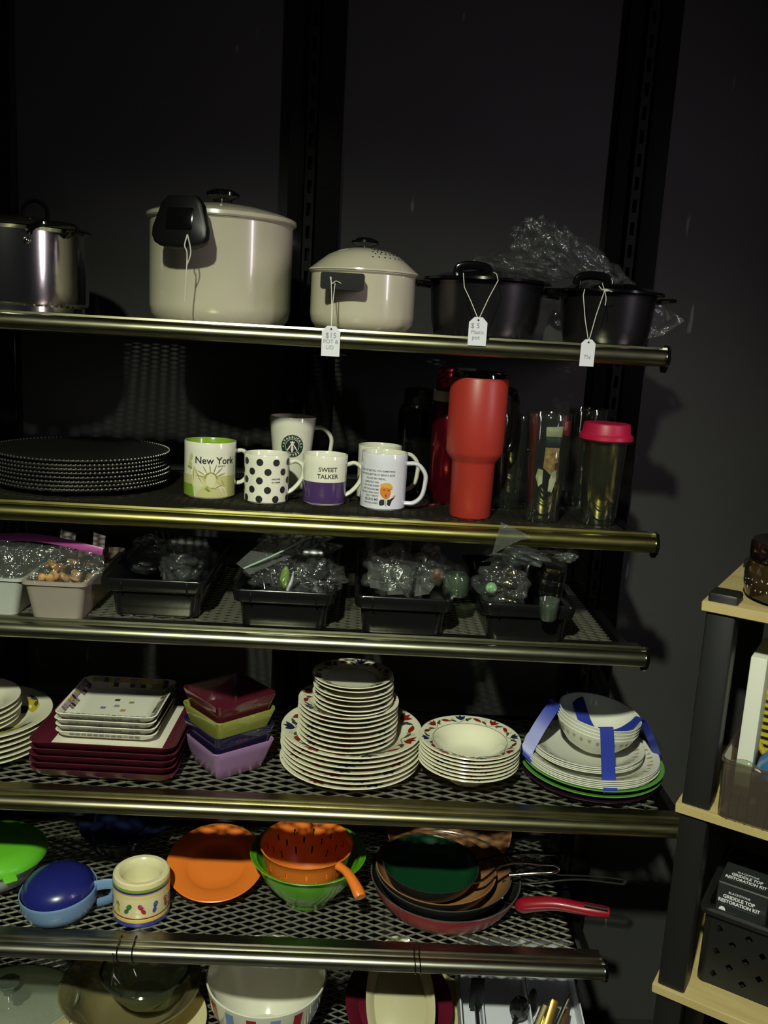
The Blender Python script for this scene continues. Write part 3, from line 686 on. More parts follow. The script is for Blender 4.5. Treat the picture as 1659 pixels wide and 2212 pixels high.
one('inner_cup', lathe(vessel_prof([(0, .016), (.010, .0165), (.020, .024), (.026, .045), (.028, .08), (.031, .144)], .0015), 56), GOLD, t)
one('lid', lathe([(0, .168), (.036, .168), (.0375, .166), (.0395, .152), (.0435, .148), (.0440, .142), (.041, .1395), (.0300, .1460), (0, .1460)], 56), mat('crimson_silicone', '#a31238', 0.4), t)

# ================================================================== THIRD SHELF : BINS
TUB = mat('frosted_plastic', '#b3ab9f', 0.4, trans=0.0); TUBW = mat('grey_white_plastic', '#a7aba2', 0.4)
def tub(name, label, cat, cx, y0, w, d, h, m, taper=0.80, th=0.002, rim=0.004, rot=0.0, rad=0.012):
    t = thing(name, label, cat, (cx, y0 + d / 2, D[3]), (0, 0, rot))
    S = lambda k, z, o=0.0, r=rad: rrect(w / 2 * k + o, d / 2 * (1 - (1 - k) * .5) + o, r, 5, z)
    secs = [S(taper, 0), S(taper + (1 - taper) * .05, 0.002), S(1 - (1 - taper) * .25, h * .75), S(1, h - rim), S(1, h - rim, 0.003), S(1, h, 0.003), S(1, h, -th), S(1 - (1 - taper) * .25, h * .75, -th), S(taper, th + .001, -th)]
    one('body', loft(secs), m, t); return t
tub('storage_tub', 'grey white plastic tub at the far left of the bin shelf', 'tub', -0.605, 1.405, 0.140, 0.20, 0.064, TUBW)
t = tub('storage_tub', 'frosted plastic tub holding tan bits and bagged things', 'tub', -0.481, 1.392, 0.098, 0.24, 0.066, film('frosted_wall', '#c9beb0', 0.05, 0.35, 0.1, 0.60, '#b0a79a'), rim=0.006)
TAN = mat('tan_bits', '#b98f55', 0.6, col2='#8a6234', vscale=60)
mb = MB(); rr_ = random.Random(11)
for i in range(46):
    x = rr_.uniform(-.034, .034); y = rr_.uniform(-.100, .05); z = rr_.uniform(.012, .078)
    mb.add(crumple((x, y, z), rr_.uniform(.006, .014), .007, rr_.uniform(.004, .009), i, 0.3, 2, 8, 6, (0, rr_.uniform(-1, 1), 0)), TAN)
o = mb.build('tan_scraps', None, loc=(-0.481, 1.512, D[3])); tag(o, 'tan cork like bits heaped in the frosted tub', 'scraps'); o['kind'] = 'stuff'
# zip bag with pink zipper
Zb = mat('pink_zip', '#a04a8c', 0.35)
t = thing('zip_bag', 'clear zip bag with pink purple zipper draped over the two left tubs', 'plastic bag', at(110, 1200, 1.42))
o0 = Vector(t.location)
mb = MB()
mb.add(([Vector(p) - o0 for p in sheet(at(-60, 1265, 1.43), at(218, 1262, 1.40), at(222, 1190, 1.45), at(-60, 1160, 1.45), 40, 18, 0.013, 24, 4)[0]], sheet(at(0, 0, 1), at(1, 0, 1), at(1, 1, 1), at(0, 1, 1), 40, 18)[1]), BAG)
mb.add(([Vector(p) - o0 for p in sheet(at(-60, 1262, 1.47), at(210, 1262, 1.46), at(220, 1192, 1.46), at(-60, 1165, 1.46), 40, 18, 0.016, 30, 9)[0]], sheet(at(0, 0, 1), at(1, 0, 1), at(1, 1, 1), at(0, 1, 1), 40, 18)[1]), BAG)
mb.build('film', t, sharp=70)
one('zipper', sweep([p - o0 for p in bez([at(-60, 1152, 1.452), at(0, 1160, 1.452), at(60, 1160, 1.450), at(130, 1170, 1.450), at(222, 1192, 1.448)], 20)], 0.0016, 8, flat=4.2, up=(0, 0, 1)), Zb, t)
for i, (x0, y0, x1, y1, lb) in enumerate(((128, 1144, 164, 1176, 'small white paper tag standing behind the pink zipper bag'), (199, 1150, 228, 1190, 'small white paper tag leaning beside the first black bin'))):
    a, b, c, d = at(x0, y1 + 12, 1.60), at(x1 - 4, y1 + 14, 1.60), at(x1, y0 + 8, 1.60), at(x0 + 3, y0, 1.60)
    vs = [a, b, c, d] + [p + Vector((0, .0008, 0)) for p in (a, b, c, d)]
    mb = MB().add((vs, [(0, 1, 2, 3), (7, 6, 5, 4), (0, 4, 5, 1), (1, 5, 6, 2), (2, 6, 7, 3), (3, 7, 4, 0)]), mat('dim_paper', '#9a8f92', 0.8))
    tag(mb.build('paper_tag', smooth=False), lb, 'tag')
BINM = mat('black_bin_plastic', (0.006, 0.006, 0.006, 1), 0.2, bump=0.1, bscale=50)
def bin_(label, cx, y0, w, d, h, rot=0.0, extra=True):
    t = thing('storage_bin', label, 'bin', (cx, y0 + d / 2, D[3]), (0, 0, rot), group='black storage bins')
    hx, hy = w / 2, d / 2
    def S(ix, z, r=0.016): return rrect(hx - ix, hy - ix, r, 6, z)
    secs = [S(.020, 0), S(.017, .003), S(.013, h - .024), S(.006, h - .022), S(.004, h - .020), S(.001, h - .002), S(.002, h), S(.006, h + .0005), S(.009, h - .003), S(.016, h - .02), S(.022, .004)]
    one('body', loft(secs), BINM, t)
    for s in (-1, 1): one('lip_rib', rbox(s * hx * .62 - .0012, s * hx * .62 + .0012, -hy - .0006, -hy + .004, h - .021, h - .003, .0004, 1), BINM, t)
    return t
BL = ['black plastic bin with dark clear bags, leftmost of the black bins', 'black plastic bin holding a zip bag of greenish cutlery, second bin', 'black plastic bin holding folded clear bags and a small jar, third bin', 'black plastic bin holding shiny bagged metal things, rightmost bin']
BX = [(-0.329, 1.420, .172), (-0.116, 1.392, .170), (0.078, 1.389, .164), (0.280, 1.384, .158)]
for lb, (x, y, w) in zip(BL, BX): bin_(lb, x, y, w, 0.33, 0.068, rot=0.0)
one_ = BX[0]
B = MB()
B.add(crumple(at(395, 1215, 1.50), .040, .05, .030, 3, .4, 2.5), BAG); B.add(crumple(at(330, 1200, 1.56), .045, .05, .030, 31, .4, 2.2), BAG)
tag(B.build('plastic_bag', sharp=70), 'clear plastic bag lying in the leftmost black bin', 'plastic bag')
for i, (a, b) in enumerate((((337, 1147), (352, 1195)), ((350, 1147), (368, 1203)), ((362, 1147), (378, 1200)))):
    mb = MB().add(sweep(bez([at(a[0], a[1], 1.55), at((a[0] + b[0]) / 2 - 1, (a[1] + b[1]) / 2, 1.545), at(b[0], b[1], 1.53), at(b[0] + 3, b[1] + 34, 1.51)], 12), .0018, 6, flat=.5), STEELB)
    tag(mb.build('fork'), 'thin steel utensil handle leaning in the leftmost black bin, %s of three' % ['left', 'middle', 'right'][i], 'utensil', 'steel utensils in the leftmost bin')
# bin 2
t = thing('zip_bag', 'clear zip bag with pale green strip lying across the second black bin', 'plastic bag', at(620, 1230, 1.43)); o0 = Vector(t.location)
def loc_(vf): return [Vector(p) - o0 for p in vf[0]], vf[1]
mb = MB(); mb.add(loc_(sheet(at(512, 1215, 1.40), at(540, 1240, 1.395), at(728, 1160, 1.52), at(600, 1140, 1.52), 26, 14, .004, 20, 2)), BAG2)
mb.add(loc_(crumple(at(600, 1235, 1.47), .050, .05, .035, 5, .45, 2.6)), BAG); mb.add(loc_(crumple(at(690, 1245, 1.46), .042, .05, .028, 8, .45, 2.8)), BAG)
mb.add(loc_(crumple(at(640, 1185, 1.54), .070, .05, .030, 15, .4, 2.2)), BAG)
mb.build('film', t, sharp=70)
one('zip_strip', sweep([p - o0 for p in bez([at(526, 1228, 1.397), at(600, 1195, 1.43), at(672, 1158, 1.48)], 12)], .0028, 6, flat=.4), mat('zip_green', '#92a896', .35), t)
for i, (x0, y0, x1, y1, m, w) in enumerate(((561, 1238, 572, 1272, 'h', .0018), (578, 1200, 586, 1250, 'h', .0018), (583, 1238, 598, 1272, 'h', .0016), (600, 1244, 610, 1272, 'h', .0014))):
    tag(one('steel_cutlery', sweep(bez([at(x0, y0, 1.44), at((x0 + x1) / 2 + 2, (y0 + y1) / 2, 1.435), at(x1, y1, 1.43)], 8), w, 6, flat=.6), STEELB), 'steel cutlery stem inside the bag in the second bin, %s of four' % ['first', 'second', 'third', 'fourth'][i], 'cutlery', 'cutlery in the second bin')
tag(one('green_spreader', crumple(at(615, 1248, 1.44), .008, .006, .020, 3, .1, 1.5, 14, 10, (0, .1, 0)), mat('leaf_green', '#6d8a2c', .4)), 'small leaf green handle in the second bin bag', 'utensil')
tag(one('folded_wrapper', sweep(bez([at(634, 1235, 1.43), at(630, 1255, 1.43), at(622, 1274, 1.43)], 8), [.003, .004, .005, .006, .007, .008, .009, .009, .009][:9], 6, flat=.4), mat('bright_white', '#cfd0d6', .3)), 'bright white folded piece beside the green handle', 'utensil')
mb = MB(); rr_ = random.Random(5)
for i in range(9): mb.add(sphere(.006, 10, 6), STEELB, Matrix.Translation(at(rr_.uniform(655, 712), rr_.uniform(1225, 1268), 1.45 + rr_.uniform(0, .02))))
o = tag(mb.build('metal_bits'), 'shiny small metal pieces bagged in the second bin', 'metal bits'); o['kind'] = 'stuff'
# bin 3
B = MB()
B.add(sheet(at(800, 1270, 1.42), at(850, 1275, 1.44), at(825, 1150, 1.50), at(790, 1152, 1.50), 16, 22, .010, 20, 1), BAG2); B.add(sheet(at(840, 1284, 1.42), at(890, 1288, 1.44), at(890, 1155, 1.50), at(845, 1155, 1.5), 16, 22, .012, 22, 5), BAG2)
B.add(sheet(at(895, 1288, 1.42), at(925, 1285, 1.43), at(968, 1225, 1.50), at(915, 1170, 1.50), 18, 20, .010, 20, 8), BAG2)
B.add(crumple(at(850, 1235, 1.47), .050, .05, .040, 21, .45, 2.4), BAG); B.add(crumple(at(930, 1225, 1.48), .034, .04, .030, 22, .35, 2.2), BAG)
tag(B.build('plastic_bag', sharp=70), 'folded clear plastic bags standing in the third black bin', 'plastic bag')
t = thing('small_jar', 'small clear jar lying at the right of the third black bin', 'jar', at(985, 1262, 1.46) - Vector((0, 0, .018)), (0, 0, 0))
one('body', lathe(vessel_prof([(0, 0), (.0200, 0), (.022, .003), (.022, .030), (.018, .036)], .002), 40), GLASSG, t)
tag(one('brown_stub', crumple(at(945, 1243, 1.475), .013, .010, .016, 3, .15, 1.5, 14, 10), mat('brown_stub', '#4f3a26', .5)), 'brown rounded stub wrapped in bag in the third bin', 'utensil')
# bin 4
B = MB(); B.add(crumple(at(1085, 1260, 1.43), .044, .045, .036, 41, .35, 2.4), BAG); B.add(crumple(at(1120, 1185, 1.44), .055, .05, .022, 42, .4, 2.4, rot=(0, .1, 0)), BAG2)
B.add(sheet(at(1062, 1200, 1.372), at(1110, 1172, 1.366), at(1150, 1160, 1.366), at(1082, 1128, 1.366), 16, 12, .004, 30, 3), BAG2)
B.add(sheet(at(1040, 1215, 1.38), at(1100, 1178, 1.37), at(1245, 1192, 1.40), at(1215, 1222, 1.42), 24, 12, .009, 22, 6), BAG)
B.add(crumple(at(1222, 1198, 1.41), .020, .02, .012, 44, .3, 2.4), BAG2)
tag(B.build('plastic_bag', sharp=70), 'glossy clear bag spilling from the rightmost black bin over the rail', 'plastic bag')
tag(one('small_ball', sphere(.0095, 20, 12), mat('mint_cap', '#7fb07a', .2, coat=.5), loc=at(1061, 1270, 1.405)), 'small round mint green ball in the rightmost bin', 'ball')
mb = MB(); rr_ = random.Random(9)
for i in range(26):
    p = at(rr_.uniform(1060, 1118), rr_.uniform(1235, 1300), 1.43 + rr_.uniform(-.01, .02)); mb.add(crumple(p, .006, .004, .004, i, .3, 2, 8, 6), STEELB if i % 3 else GOLD)
o = tag(mb.build('metal_bits'), 'mixed silver and gold trinkets bagged in the rightmost bin', 'metal bits'); o['kind'] = 'stuff'
t = thing('glass_bottle', 'short banded steel and black shaker in the rightmost bin', 'shaker', at(1188, 1262, 1.425) - Vector((0, 0, .030)), (0, .08, 0))
mb = MB()
for k, (z0, z1, r, m) in enumerate(((0, .012, .0175, BLKG), (.012, .020, .0200, STEELB), (.020, .031, .0195, BLKG), (.031, .040, .0200, STEELB), (.040, .052, .019, BLKG), (.052, .058, .015, GOLD))):
    mb.add(lathe([(0, z0), (r - .001, z0), (r, z0 + .001), (r, z1 - .001), (r - .001, z1), (0, z1)], 32), m)
mb.build('body', t)
t = thing('shot_glass', 'small clear glass hanging over the front of the rightmost bin', 'glass', at(1185, 1318, 1.366) - Vector((0, 0, .016)))
one('bowl', lathe(vessel_prof([(0, 0), (.0110, 0), (.0125, .002), (.0165, .034)], .0015), 32), GLASSG, t)
tag(one('black_disc', crumple(at(1195, 1185, 1.46), .026, .02, .012, 3, .08, 1.5, 24, 12), BLKG), 'glossy black rounded lid under the bag in the rightmost bin', 'lid')

# ================================================================== FOURTH SHELF : PLATES
def plate_prof(R, h, well=.64, th=.0038):
    w = well * R
    outer = [(0, 0), (w * .82, 0), (w * .85, .0010), (w, .0030), (w + .006, .0065), (R - .004, h - th * .9), (R - .0008, h - .0016), (R, h - .0006)]
    inner = [(R - .0008, h + .0002), (R - .0030, h), (w + .009, .0065 + th * .9), (w + .003, .0030 + th * .8), (w - .004, th), (0, th)]
    return outer + inner, interp([(r, z) for r, z in inner])
FR = mat('floral_red', '#7c2318', .3); FN = mat('floral_navy', '#1f2445', .3); FG = mat('floral_green', '#3f4a38', .3); FT = mat('floral_tan', '#a3936a', .3)
def floral(mb, zf, r0, r1, reps, ph=0.0, line=None, off=.0005):
    rm = (r0 + r1) / 2; w = (r1 - r0) * 1.28
    def f(o, th0=0):
        def g(u, v):
            r = rm + v; a = th0 + u / rm; return (r * math.cos(a), r * math.sin(a), zf(r) + off + o)
        return g
    for k in range(reps):
        a = ph + 2 * PI * k / reps; s = w
        F = f(0, a); m = FR if k % 2 == 0 else FN
        for q in (-.7, 0, .7): mb.add(on(lens(.22 * s * math.sin(q), .05 * s + .10 * s * math.cos(q), .62 * s, .13 * s, PI / 2 - q), F), m)
        mb.add(on(lens(.62 * s, -.10 * s, .55 * s, .10 * s, .5), F), FG); mb.add(on(lens(-.60 * s, .05 * s, .55 * s, .09 * s, -.6), F), FG)
        mb.add(on(stroke([(-.6 * s + 1.6 * s * i / 10, -.22 * s + .12 * s * math.sin(i * .9)) for i in range(11)], .035 * s), F), FG)
        F = f(0, a + PI / reps); m2 = FR if k % 2 else FN
        mb.add(on(lens(0, .05 * s, .75 * s, .14 * s, .35), F), FR); mb.add(on(ell(.75 * s, -.05 * s, .12 * s, .15 * s, 0, 10, 1), F), m2)
        for q in range(5): mb.add(on(ell(-.6 * s + .09 * s * math.cos(q * 1.25), .12 * s + .09 * s * math.sin(q * 1.25), .035 * s, .035 * s, 0, 6, 1), F), FT)
    if line:
        n = 72; vs = []; fs = []
        for i in range(n):
            a = 2 * PI * i / n
            for r in (line, line + .0008): vs.append((r * math.cos(a), r * math.sin(a), zf(r) + off))
            j = (i + 1) % n; fs.append((2 * i, 2 * i + 1, 2 * j + 1, 2 * j))
        mb.add((vs, fs), FG)
def stack(x, y, z, n, dz, R, h, nm, desc, cat, group, well=.64, reps=8, jit=.0015, build=None, th=.0031, m=None, rz0=0.0, tilt=(0, 0)):
    first = None
    for i in range(n):
        lb = '%s, %s of its stack' % (desc, ORD[n - 1 - i] if i < n - 1 or n == 1 else 'topmost')
        if i == 0 and n > 1: lb = '%s, lowest of its stack' % desc
        loc = (x + random.uniform(-jit, jit), y + random.uniform(-jit, jit), z + i * dz); rot = (tilt[0], tilt[1], rz0 + (random.uniform(-.5, .5) if i < n - 1 else 0))
        if first is None:
            mb = MB(); pr, zf = plate_prof(R, h, well, th); mb.add(lathe(pr, 96), m or IVORY)
            if build: build(mb, zf)
            first = tag(mb.build(nm, None, loc, rot), lb, cat, group)
        else: dup(first, loc, lb, rot)
stack(0.005, 1.545, D[4], 7, .0096, .1285, .0195, 'dinner_plate', 'large ivory floral rimmed dinner plate', 'plate', 'floral dinner plates', build=lambda mb, zf: floral(mb, zf, .092, .123, 7, 0.5, .086))
zs = D[4] + 6 * .0096 + .0040
stack(-0.003, 1.522, zs, 8, .0090, .0900, .0165, 'salad_plate', 'medium ivory floral rimmed salad plate', 'plate', 'floral salad plates', build=lambda mb, zf: floral(mb, zf, .064, .086, 7, 1.0, .060))
zs2 = zs + 7 * .0090 + .0040
stack(0.003, 1.510, zs2, 7, .0084, .0715, .0145, 'saucer', 'small ivory saucer with floral rim', 'saucer', 'floral saucers', build=lambda mb, zf: floral(mb, zf, .050, .068, 6, 0.3, .045), jit=.003)
# soup bowls
def soup():
    R = .0915; out = [(0, 0), (.032, 0), (.034, .002), (.046, .010), (.060, .026), (.066, .0315), (R - .002, .0385), (R, .0398)]
    inn = [(R - .0008, .0410), (R - .003, .0410), (.067, .0355), (.063, .0335), (.056, .024), (.042, .009), (.030, .0045), (0, .0040)]
    return out + inn, interp(inn)
pr, zf = soup(); mb = MB().add(lathe(pr, 96), IVORY); floral(mb, zf, .068, .088, 8, 0.9, .0665)
b0 = tag(mb.build('soup_bowl', None, (0.218, 1.512, D[4])), 'wide rimmed ivory soup bowl with floral rim, lowest of its stack', 'bowl', 'floral soup bowls')
for i in range(1, 7): dup(b0, (0.218 + random.uniform(-.001, .001), 1.512, D[4] + i * .0068), 'wide rimmed ivory soup bowl with floral rim, %s of its stack' % ORD[6 - i], (0, 0, .0 if i == 6 else random.uniform(-1, 1)))

# corner stack, right
CXR, CYR = 0.452, 1.548
stack(CXR, CYR, D[4], 1, .01, .1270, .0130, 'dinner_plate', 'dark purple plate under the green plates', 'plate', None, m=mat('dark_purple_glaze', '#2b1126', .25, coat=.3))
tag(bpy.context.scene.collection.objects[-1], 'dark purple plate at the very bottom, under the two green plates', 'plate')
stack(CXR, CYR, D[4] + .0045, 2, .0118, .1300, .0195, 'dinner_plate', 'plain green dinner plate below the taped white plates', 'plate', 'green plates', m=mat('leaf_green_glaze', '#5f9a45', .18, coat=.5))
CWH = mat('glass_white', '#dcdccf', .12, coat=.6)
def golddots(mb, zf, R, n=44, s=.0034):
    for i in range(n):
        a = 2 * PI * i / n
        def g(u, v, a=a):
            r = R - .010 + v; b = a + u / R; return (r * math.cos(b), r * math.sin(b), zf(r) + .0005)
        mb.add(on(ell(0, 0, s * 1.15, s * 1.7, 0, 8, 1) if i % 2 else fan([(-s, s * 1.2), (s, s * 1.2), (0, -s * 1.4)], 1), g), mat('butterfly_gold', '#a9986c', .3))
z = D[4] + .0045 + .0118 + .0050
stack(CXR - .002, CYR - .002, z, 5, .0034, .1230, .0170, 'dinner_plate', 'thin white tan dotted plate tied by blue ribbon', 'plate', 'white plates tied with ribbon', well=.72, th=.0022, m=CWH, build=lambda mb, zf: golddots(mb, zf, .116))
z += 4 * .0034 + .0026
stack(CXR - .010, CYR + .002, z, 4, .0034, .1030, .0160, 'luncheon_plate', 'small thin white dotted plate tied by blue ribbon', 'plate', 'small white plates tied with ribbon', well=.72, th=.0022, m=CWH, build=lambda mb, zf: golddots(mb, zf, .098, 36))
z += 3 * .0034 + .0028
def cbowl():
    R = .0755; out = [(0, 0), (.030, 0), (.033, .002), (.052, .014), (.068, .034), (R - .001, .050), (R, .0525)]
    inn = [(R - .0010, .0532), (R - .0025, .0525), (.066, .0345), (.050, .0160), (.030, .0035), (0, .0025)]
    return out + inn, interp([(q[1], q[0]) for q in out[2:]])
pr, rz = cbowl(); mb = MB().add(lathe(pr, 80), CWH)
GD = mat('butterfly_gold', '#a9986c', .3)
for i in range(30):
    a = 2 * PI * i / 30; s = .0038
    def g(u, v, a=a): zz = .040 + v; r = rz(zz) + .0006; return (r * math.sin(a + u / r), -r * math.cos(a + u / r), zz)
    mb.add(on(ell(0, 0, s * .8, s * 1.1, 0, 8, 1) if i % 2 else fan([(-s, s), (s, s), (0, -s)], 1), g), GD)
c0 = None; tl = math.radians(6)
for i in range(4):
    loc = (CXR - .002 + i * .0008, CYR - .002, z + .0068 + i * .0062); lb = 'small white bowl tied by blue ribbon, %s of its stack' % ORD[3 - i]
    if c0 is None: c0 = tag(mb.build('cereal_bowl', None, loc, (math.radians(3), tl, 0)), 'small white bowl tied by blue ribbon, lowest of its stack', 'bowl', 'white bowls tied with ribbon')
    else: dup(c0, loc, lb)
ztop = z + .0068 + 3 * .0062
# blue ribbon
RIB = mat('blue_ribbon', '#2b3a9c', .4)
def ribbon(mb, pts, w, wd, n=30):
    P = bez(pts, n); vs = []; m = len(P); nr = []
    K = [Vector(q) for q in wd] if isinstance(wd, list) else [Vector(wd)] * 2
    for i, p in enumerate(P):
        q = i / (m - 1) * (len(K) - 1); a_ = int(min(q, len(K) - 2)); W = (K[a_] * (1 - q + a_) + K[a_ + 1] * (q - a_)).normalized() * w / 2
        vs += [p - W, p + W]; t_ = (P[min(i + 1, m - 1)] - P[max(0, i - 1)]).normalized(); nr.append(t_.cross(W).normalized() * .0004)
    vs2 = []
    for i in range(m): vs2 += [vs[2 * i] - nr[i], vs[2 * i + 1] - nr[i], vs[2 * i + 1] + nr[i], vs[2 * i] + nr[i]]
    fs = []
    for i in range(m - 1):
        for k in range(4): fs.append((4 * i + k, 4 * i + (k + 1) % 4, 4 * i + 4 + (k + 1) % 4, 4 * i + 4 + k))
    mb.add((vs2, fs), RIB)
mb = MB(); c = Vector((CXR, CYR, 0)); zt = ztop
def cp(dx, dy, z): return Vector((CXR + dx, CYR + dy, z))
ribbon(mb, [cp(.002, -.1245, D[4] + .030), cp(.002, -.1270, D[4] + .038), cp(.001, -.112, D[4] + .054), cp(-.002, -.086, zt + .046), cp(-.003, -.0775, zt + .0545), cp(-.003, -.066, zt + .042), cp(.002, -.045, zt + .022), cp(-.004, -.01, zt + .0095), cp(-.012, .030, zt + .019), cp(-.020, .056, zt + .045), cp(-.026, .076, zt + .0570), cp(-.026, .090, zt + .035), cp(-.03, .1245, D[4] + .045), cp(-.03, .126, D[4] + .03)], .0250, (1, .12, 0), 70)
ribbon(mb, [cp(-.128, -.036, D[4] + .044), cp(-.126, -.026, D[4] + .056), cp(-.104, -.010, zt + .018), cp(-.080, .004, zt + .052), cp(-.074, .004, zt + .0625), cp(-.064, .002, zt + .050), cp(-.04, .0, zt + .022), cp(0, -.002, zt + .0075), cp(.04, -.008, zt + .014), cp(.064, -.012, zt + .032), cp(.0765, -.014, zt + .0470), cp(.088, -.014, zt + .034), cp(.118, -.01, D[4] + .052), cp(.1245, -.006, D[4] + .038)], .0250, [(-.6, .45, .5), (-.6, .5, .45), (-.5, .8, .2), (.1, 1, 0), (0, 1, 0), (0, 1, 0), (-.2, .8, -.5), (-.2, .7, -.7)], 70)
tag(mb.build('blue_ribbon'), 'wide blue ribbon crossed over the white bowls and plates', 'ribbon')

# left stack (cut by the frame)
YEL = mat('lemon_yellow', '#b3a52a', .3); NVY = mat('deep_blue_print', '#1c2442', .3)
def fruit(mb, zf):
    def g(th0, rm=.098):
        return lambda u, v: ((rm + v) * math.cos(th0 + u / rm), (rm + v) * math.sin(th0 + u / rm), zf(rm + v) + .0005)
    for k in range(5):
        a = -.95 + k * 1.257
        mb.add(on(lens(0, -.004, .070, .011, .1), g(a)), YEL); mb.add(on(lens(.012, .004, .060, .005, .2), g(a)), FG); mb.add(on(ell(-.006, -.022, .022, .010), g(a + .1)), NVY)
stack(-0.676, 1.556, D[4], 6, .0098, .1260, .0180, 'dinner_plate', 'ivory plate with yellow fruit print, left edge', 'plate', 'fruit print plates', build=fruit, rz0=.3)
z = D[4] + 5 * .0098 + .004
stack(-0.690, 1.535, z, 5, .0090, .0930, .0150, 'salad_plate', 'plain ivory small plate at the left edge', 'plate', 'small plates at the left edge')
z += 4 * .0090 + .0042
def cupm():
    mb = MB(); out = [(0, 0), (.024, 0), (.026, .002), (.030, .008), (.040, .030), (.044, .052)]; mb.add(lathe(vessel_prof(out, .0028), 56), WHITEB)
    rr = interp([(q[1], q[0]) for q in out[1:]])
    for k in range(6): mb.add(on(ell(k * .03 - .02, .028 + .006 * (k % 2), .006, .004, .6), cyl(lambda z_: rr(z_), 0, .6)), FG if k % 2 else FN)
    return mb
c0 = tag(cupm().build('coffee_cup', None, (-0.702, 1.515, z)), 'white flowered cup at the left edge, lower of two stacked', 'cup', 'white cups at the left edge')
dup(c0, (-0.704, 1.515, z + .033), 'white flowered cup at the left edge, upper of two stacked', (0, 0, 1.1))

# maroon square plates
MAR = mat('maroon_glaze', '#4d1826', .38, spec=.35)
def sq(hx, hy, z0, h, rad, th, m, flare=.014):
    S = lambda o, zz, r=rad: rrect(hx + o, hy + o, r, 7, zz)
    f = flare
    return loft([S(-f * 1.6, 0, rad * .7), S(-f * 1.3, .0012, rad * .75), S(-f * .35, h * .55), S(-.001, h - .001), S(0, h), S(-.0015, h + .0008), S(-.0035, h), S(-f * .35 - th, h * .55), S(-f * 1.25 - th, th + .001, rad * .7), S(-f * 1.9 - th, th, rad * .6)])
mx, my, mhx, mhy = -0.418, 1.556, .1265, .1240
mb = MB().add(sq(mhx, mhy, 0, .0215, .020, .004, MAR), MAR)
m0 = tag(mb.build('square_plate', None, (mx, my, D[4]), (0, 0, -.02)), 'large maroon square plate, lowest of its stack', 'plate', 'maroon square plates')
for i in range(1, 4): dup(m0, (mx + random.uniform(-.0015, .0015), my, D[4] + i * .0125), 'large maroon square plate, %s of its stack' % ORD[4 - i])
mb = MB().add(sq(mhx, mhy, 0, .0215, .020, .004, MAR), MAR)
mb.add(([(x, y, .0046) for x, y, _ in rrect(mhx - .030, mhy - .030, .006, 4)], [tuple(range(20))]), mat('white_panel', '#d6d2c2', .25, coat=.3))
tag(mb.build('square_plate', None, (mx, my, D[4] + 4 * .0125), (0, 0, -.02)), 'large maroon square plate with white centre, topmost of its stack', 'plate', 'maroon square plates')
# mosaic plates
TC = [mat('tile_' + n, c_, .3) for n, c_ in (('navy', '#33304c'), ('plum', '#4a2030'), ('mauve', '#7d6a7c'), ('olive', '#8b8a54'), ('ochre', '#a8873f'), ('grey', '#76746c'), ('brown', '#4f3b30'), ('lilac', '#8a7c95'))]
TC += [mat('tile_cream', '#c2b99a', .3), mat('tile_rose', '#a08a80', .3)]
def mosaic():
    hx = hy = .0890; h = .0185; th = .0035; f = .014; mb = MB().add(sq(hx, hy, 0, h, .016, th, WHITE, f), WHITE)
    rr = random.Random(4); s = .0088; g_ = .0104
    def side(p):                                        # t along side, q 0 (rim) .. 1 (well)
        return p
    for sd in range(4):
        R_ = Matrix.Rotation(sd * PI / 2, 4, 'Z')
        n = 14
        for k in range(n):
            for row in range(2):
                t0 = (k - n / 2 + .5) * g_; off = [0, 0]
                ya = hy - .0055 - row * .0072; yb = ya - .0062
                za = h - .0012 - row * .0072 + .0002; zb = za - .0062
                za, zb = [th + .0012 + (h - th) * max(0.02, (yy - (hy - f * 1.25 - th)) / (f * 1.25 - .001)) ** 1.25 for yy in (ya, yb)]
                c_ = rr.choice(TC)
                if row == 1 and rr.random() < .25: continue
                mb.add(([(t0 - s / 2, ya, za), (t0 + s / 2, ya, za), (t0 + s / 2, yb, zb), (t0 - s / 2, yb, zb)], [(0, 1, 2, 3)]), c_, R_)
            c_ = rr.choice(TC); t0 = (k - n / 2 + .5) * g_              # outer side
            if abs(t0) < .066:
                ya, yb = hy - .0025 + .0006, hy - f * .9 + .0006
                mb.add(([(t0 - s / 2, ya, h * .70), (t0 + s / 2, ya, h * .70), (t0 + s / 2, yb, h * .27), (t0 - s / 2, yb, h * .27)], [(0, 1, 2, 3)]), c_, R_)
    for (u, v, c_) in ((-.006, .014, TC[6]), (.022, .006, TC[3]), (-.022, -.022, TC[2]), (.000, -.012, TC[7]), (.016, -.030, TC[4])):
        mb.add(([(u - .0045, v - .0045, th + .0005), (u + .0045, v - .0045, th + .0005), (u + .0045, v + .0045, th + .0005), (u - .0045, v + .0045, th + .0005)], [(0, 1, 2, 3)]), c_)
    return mb
qx, qy = -0.424, 1.562; qz = D[4] + 4 * .0125 + .0047
q0 = tag(mosaic().build('mosaic_plate', None, (qx, qy, qz), (0, 0, -.02)), 'white square plate with mosaic tile border, lowest of four', 'plate', 'mosaic square plates')
for i in range(1, 4): dup(q0, (qx + random.uniform(-.002, .002), qy, qz + i * .0112), 'white square plate with mosaic tile border, %s of four' % ORD[3 - i])
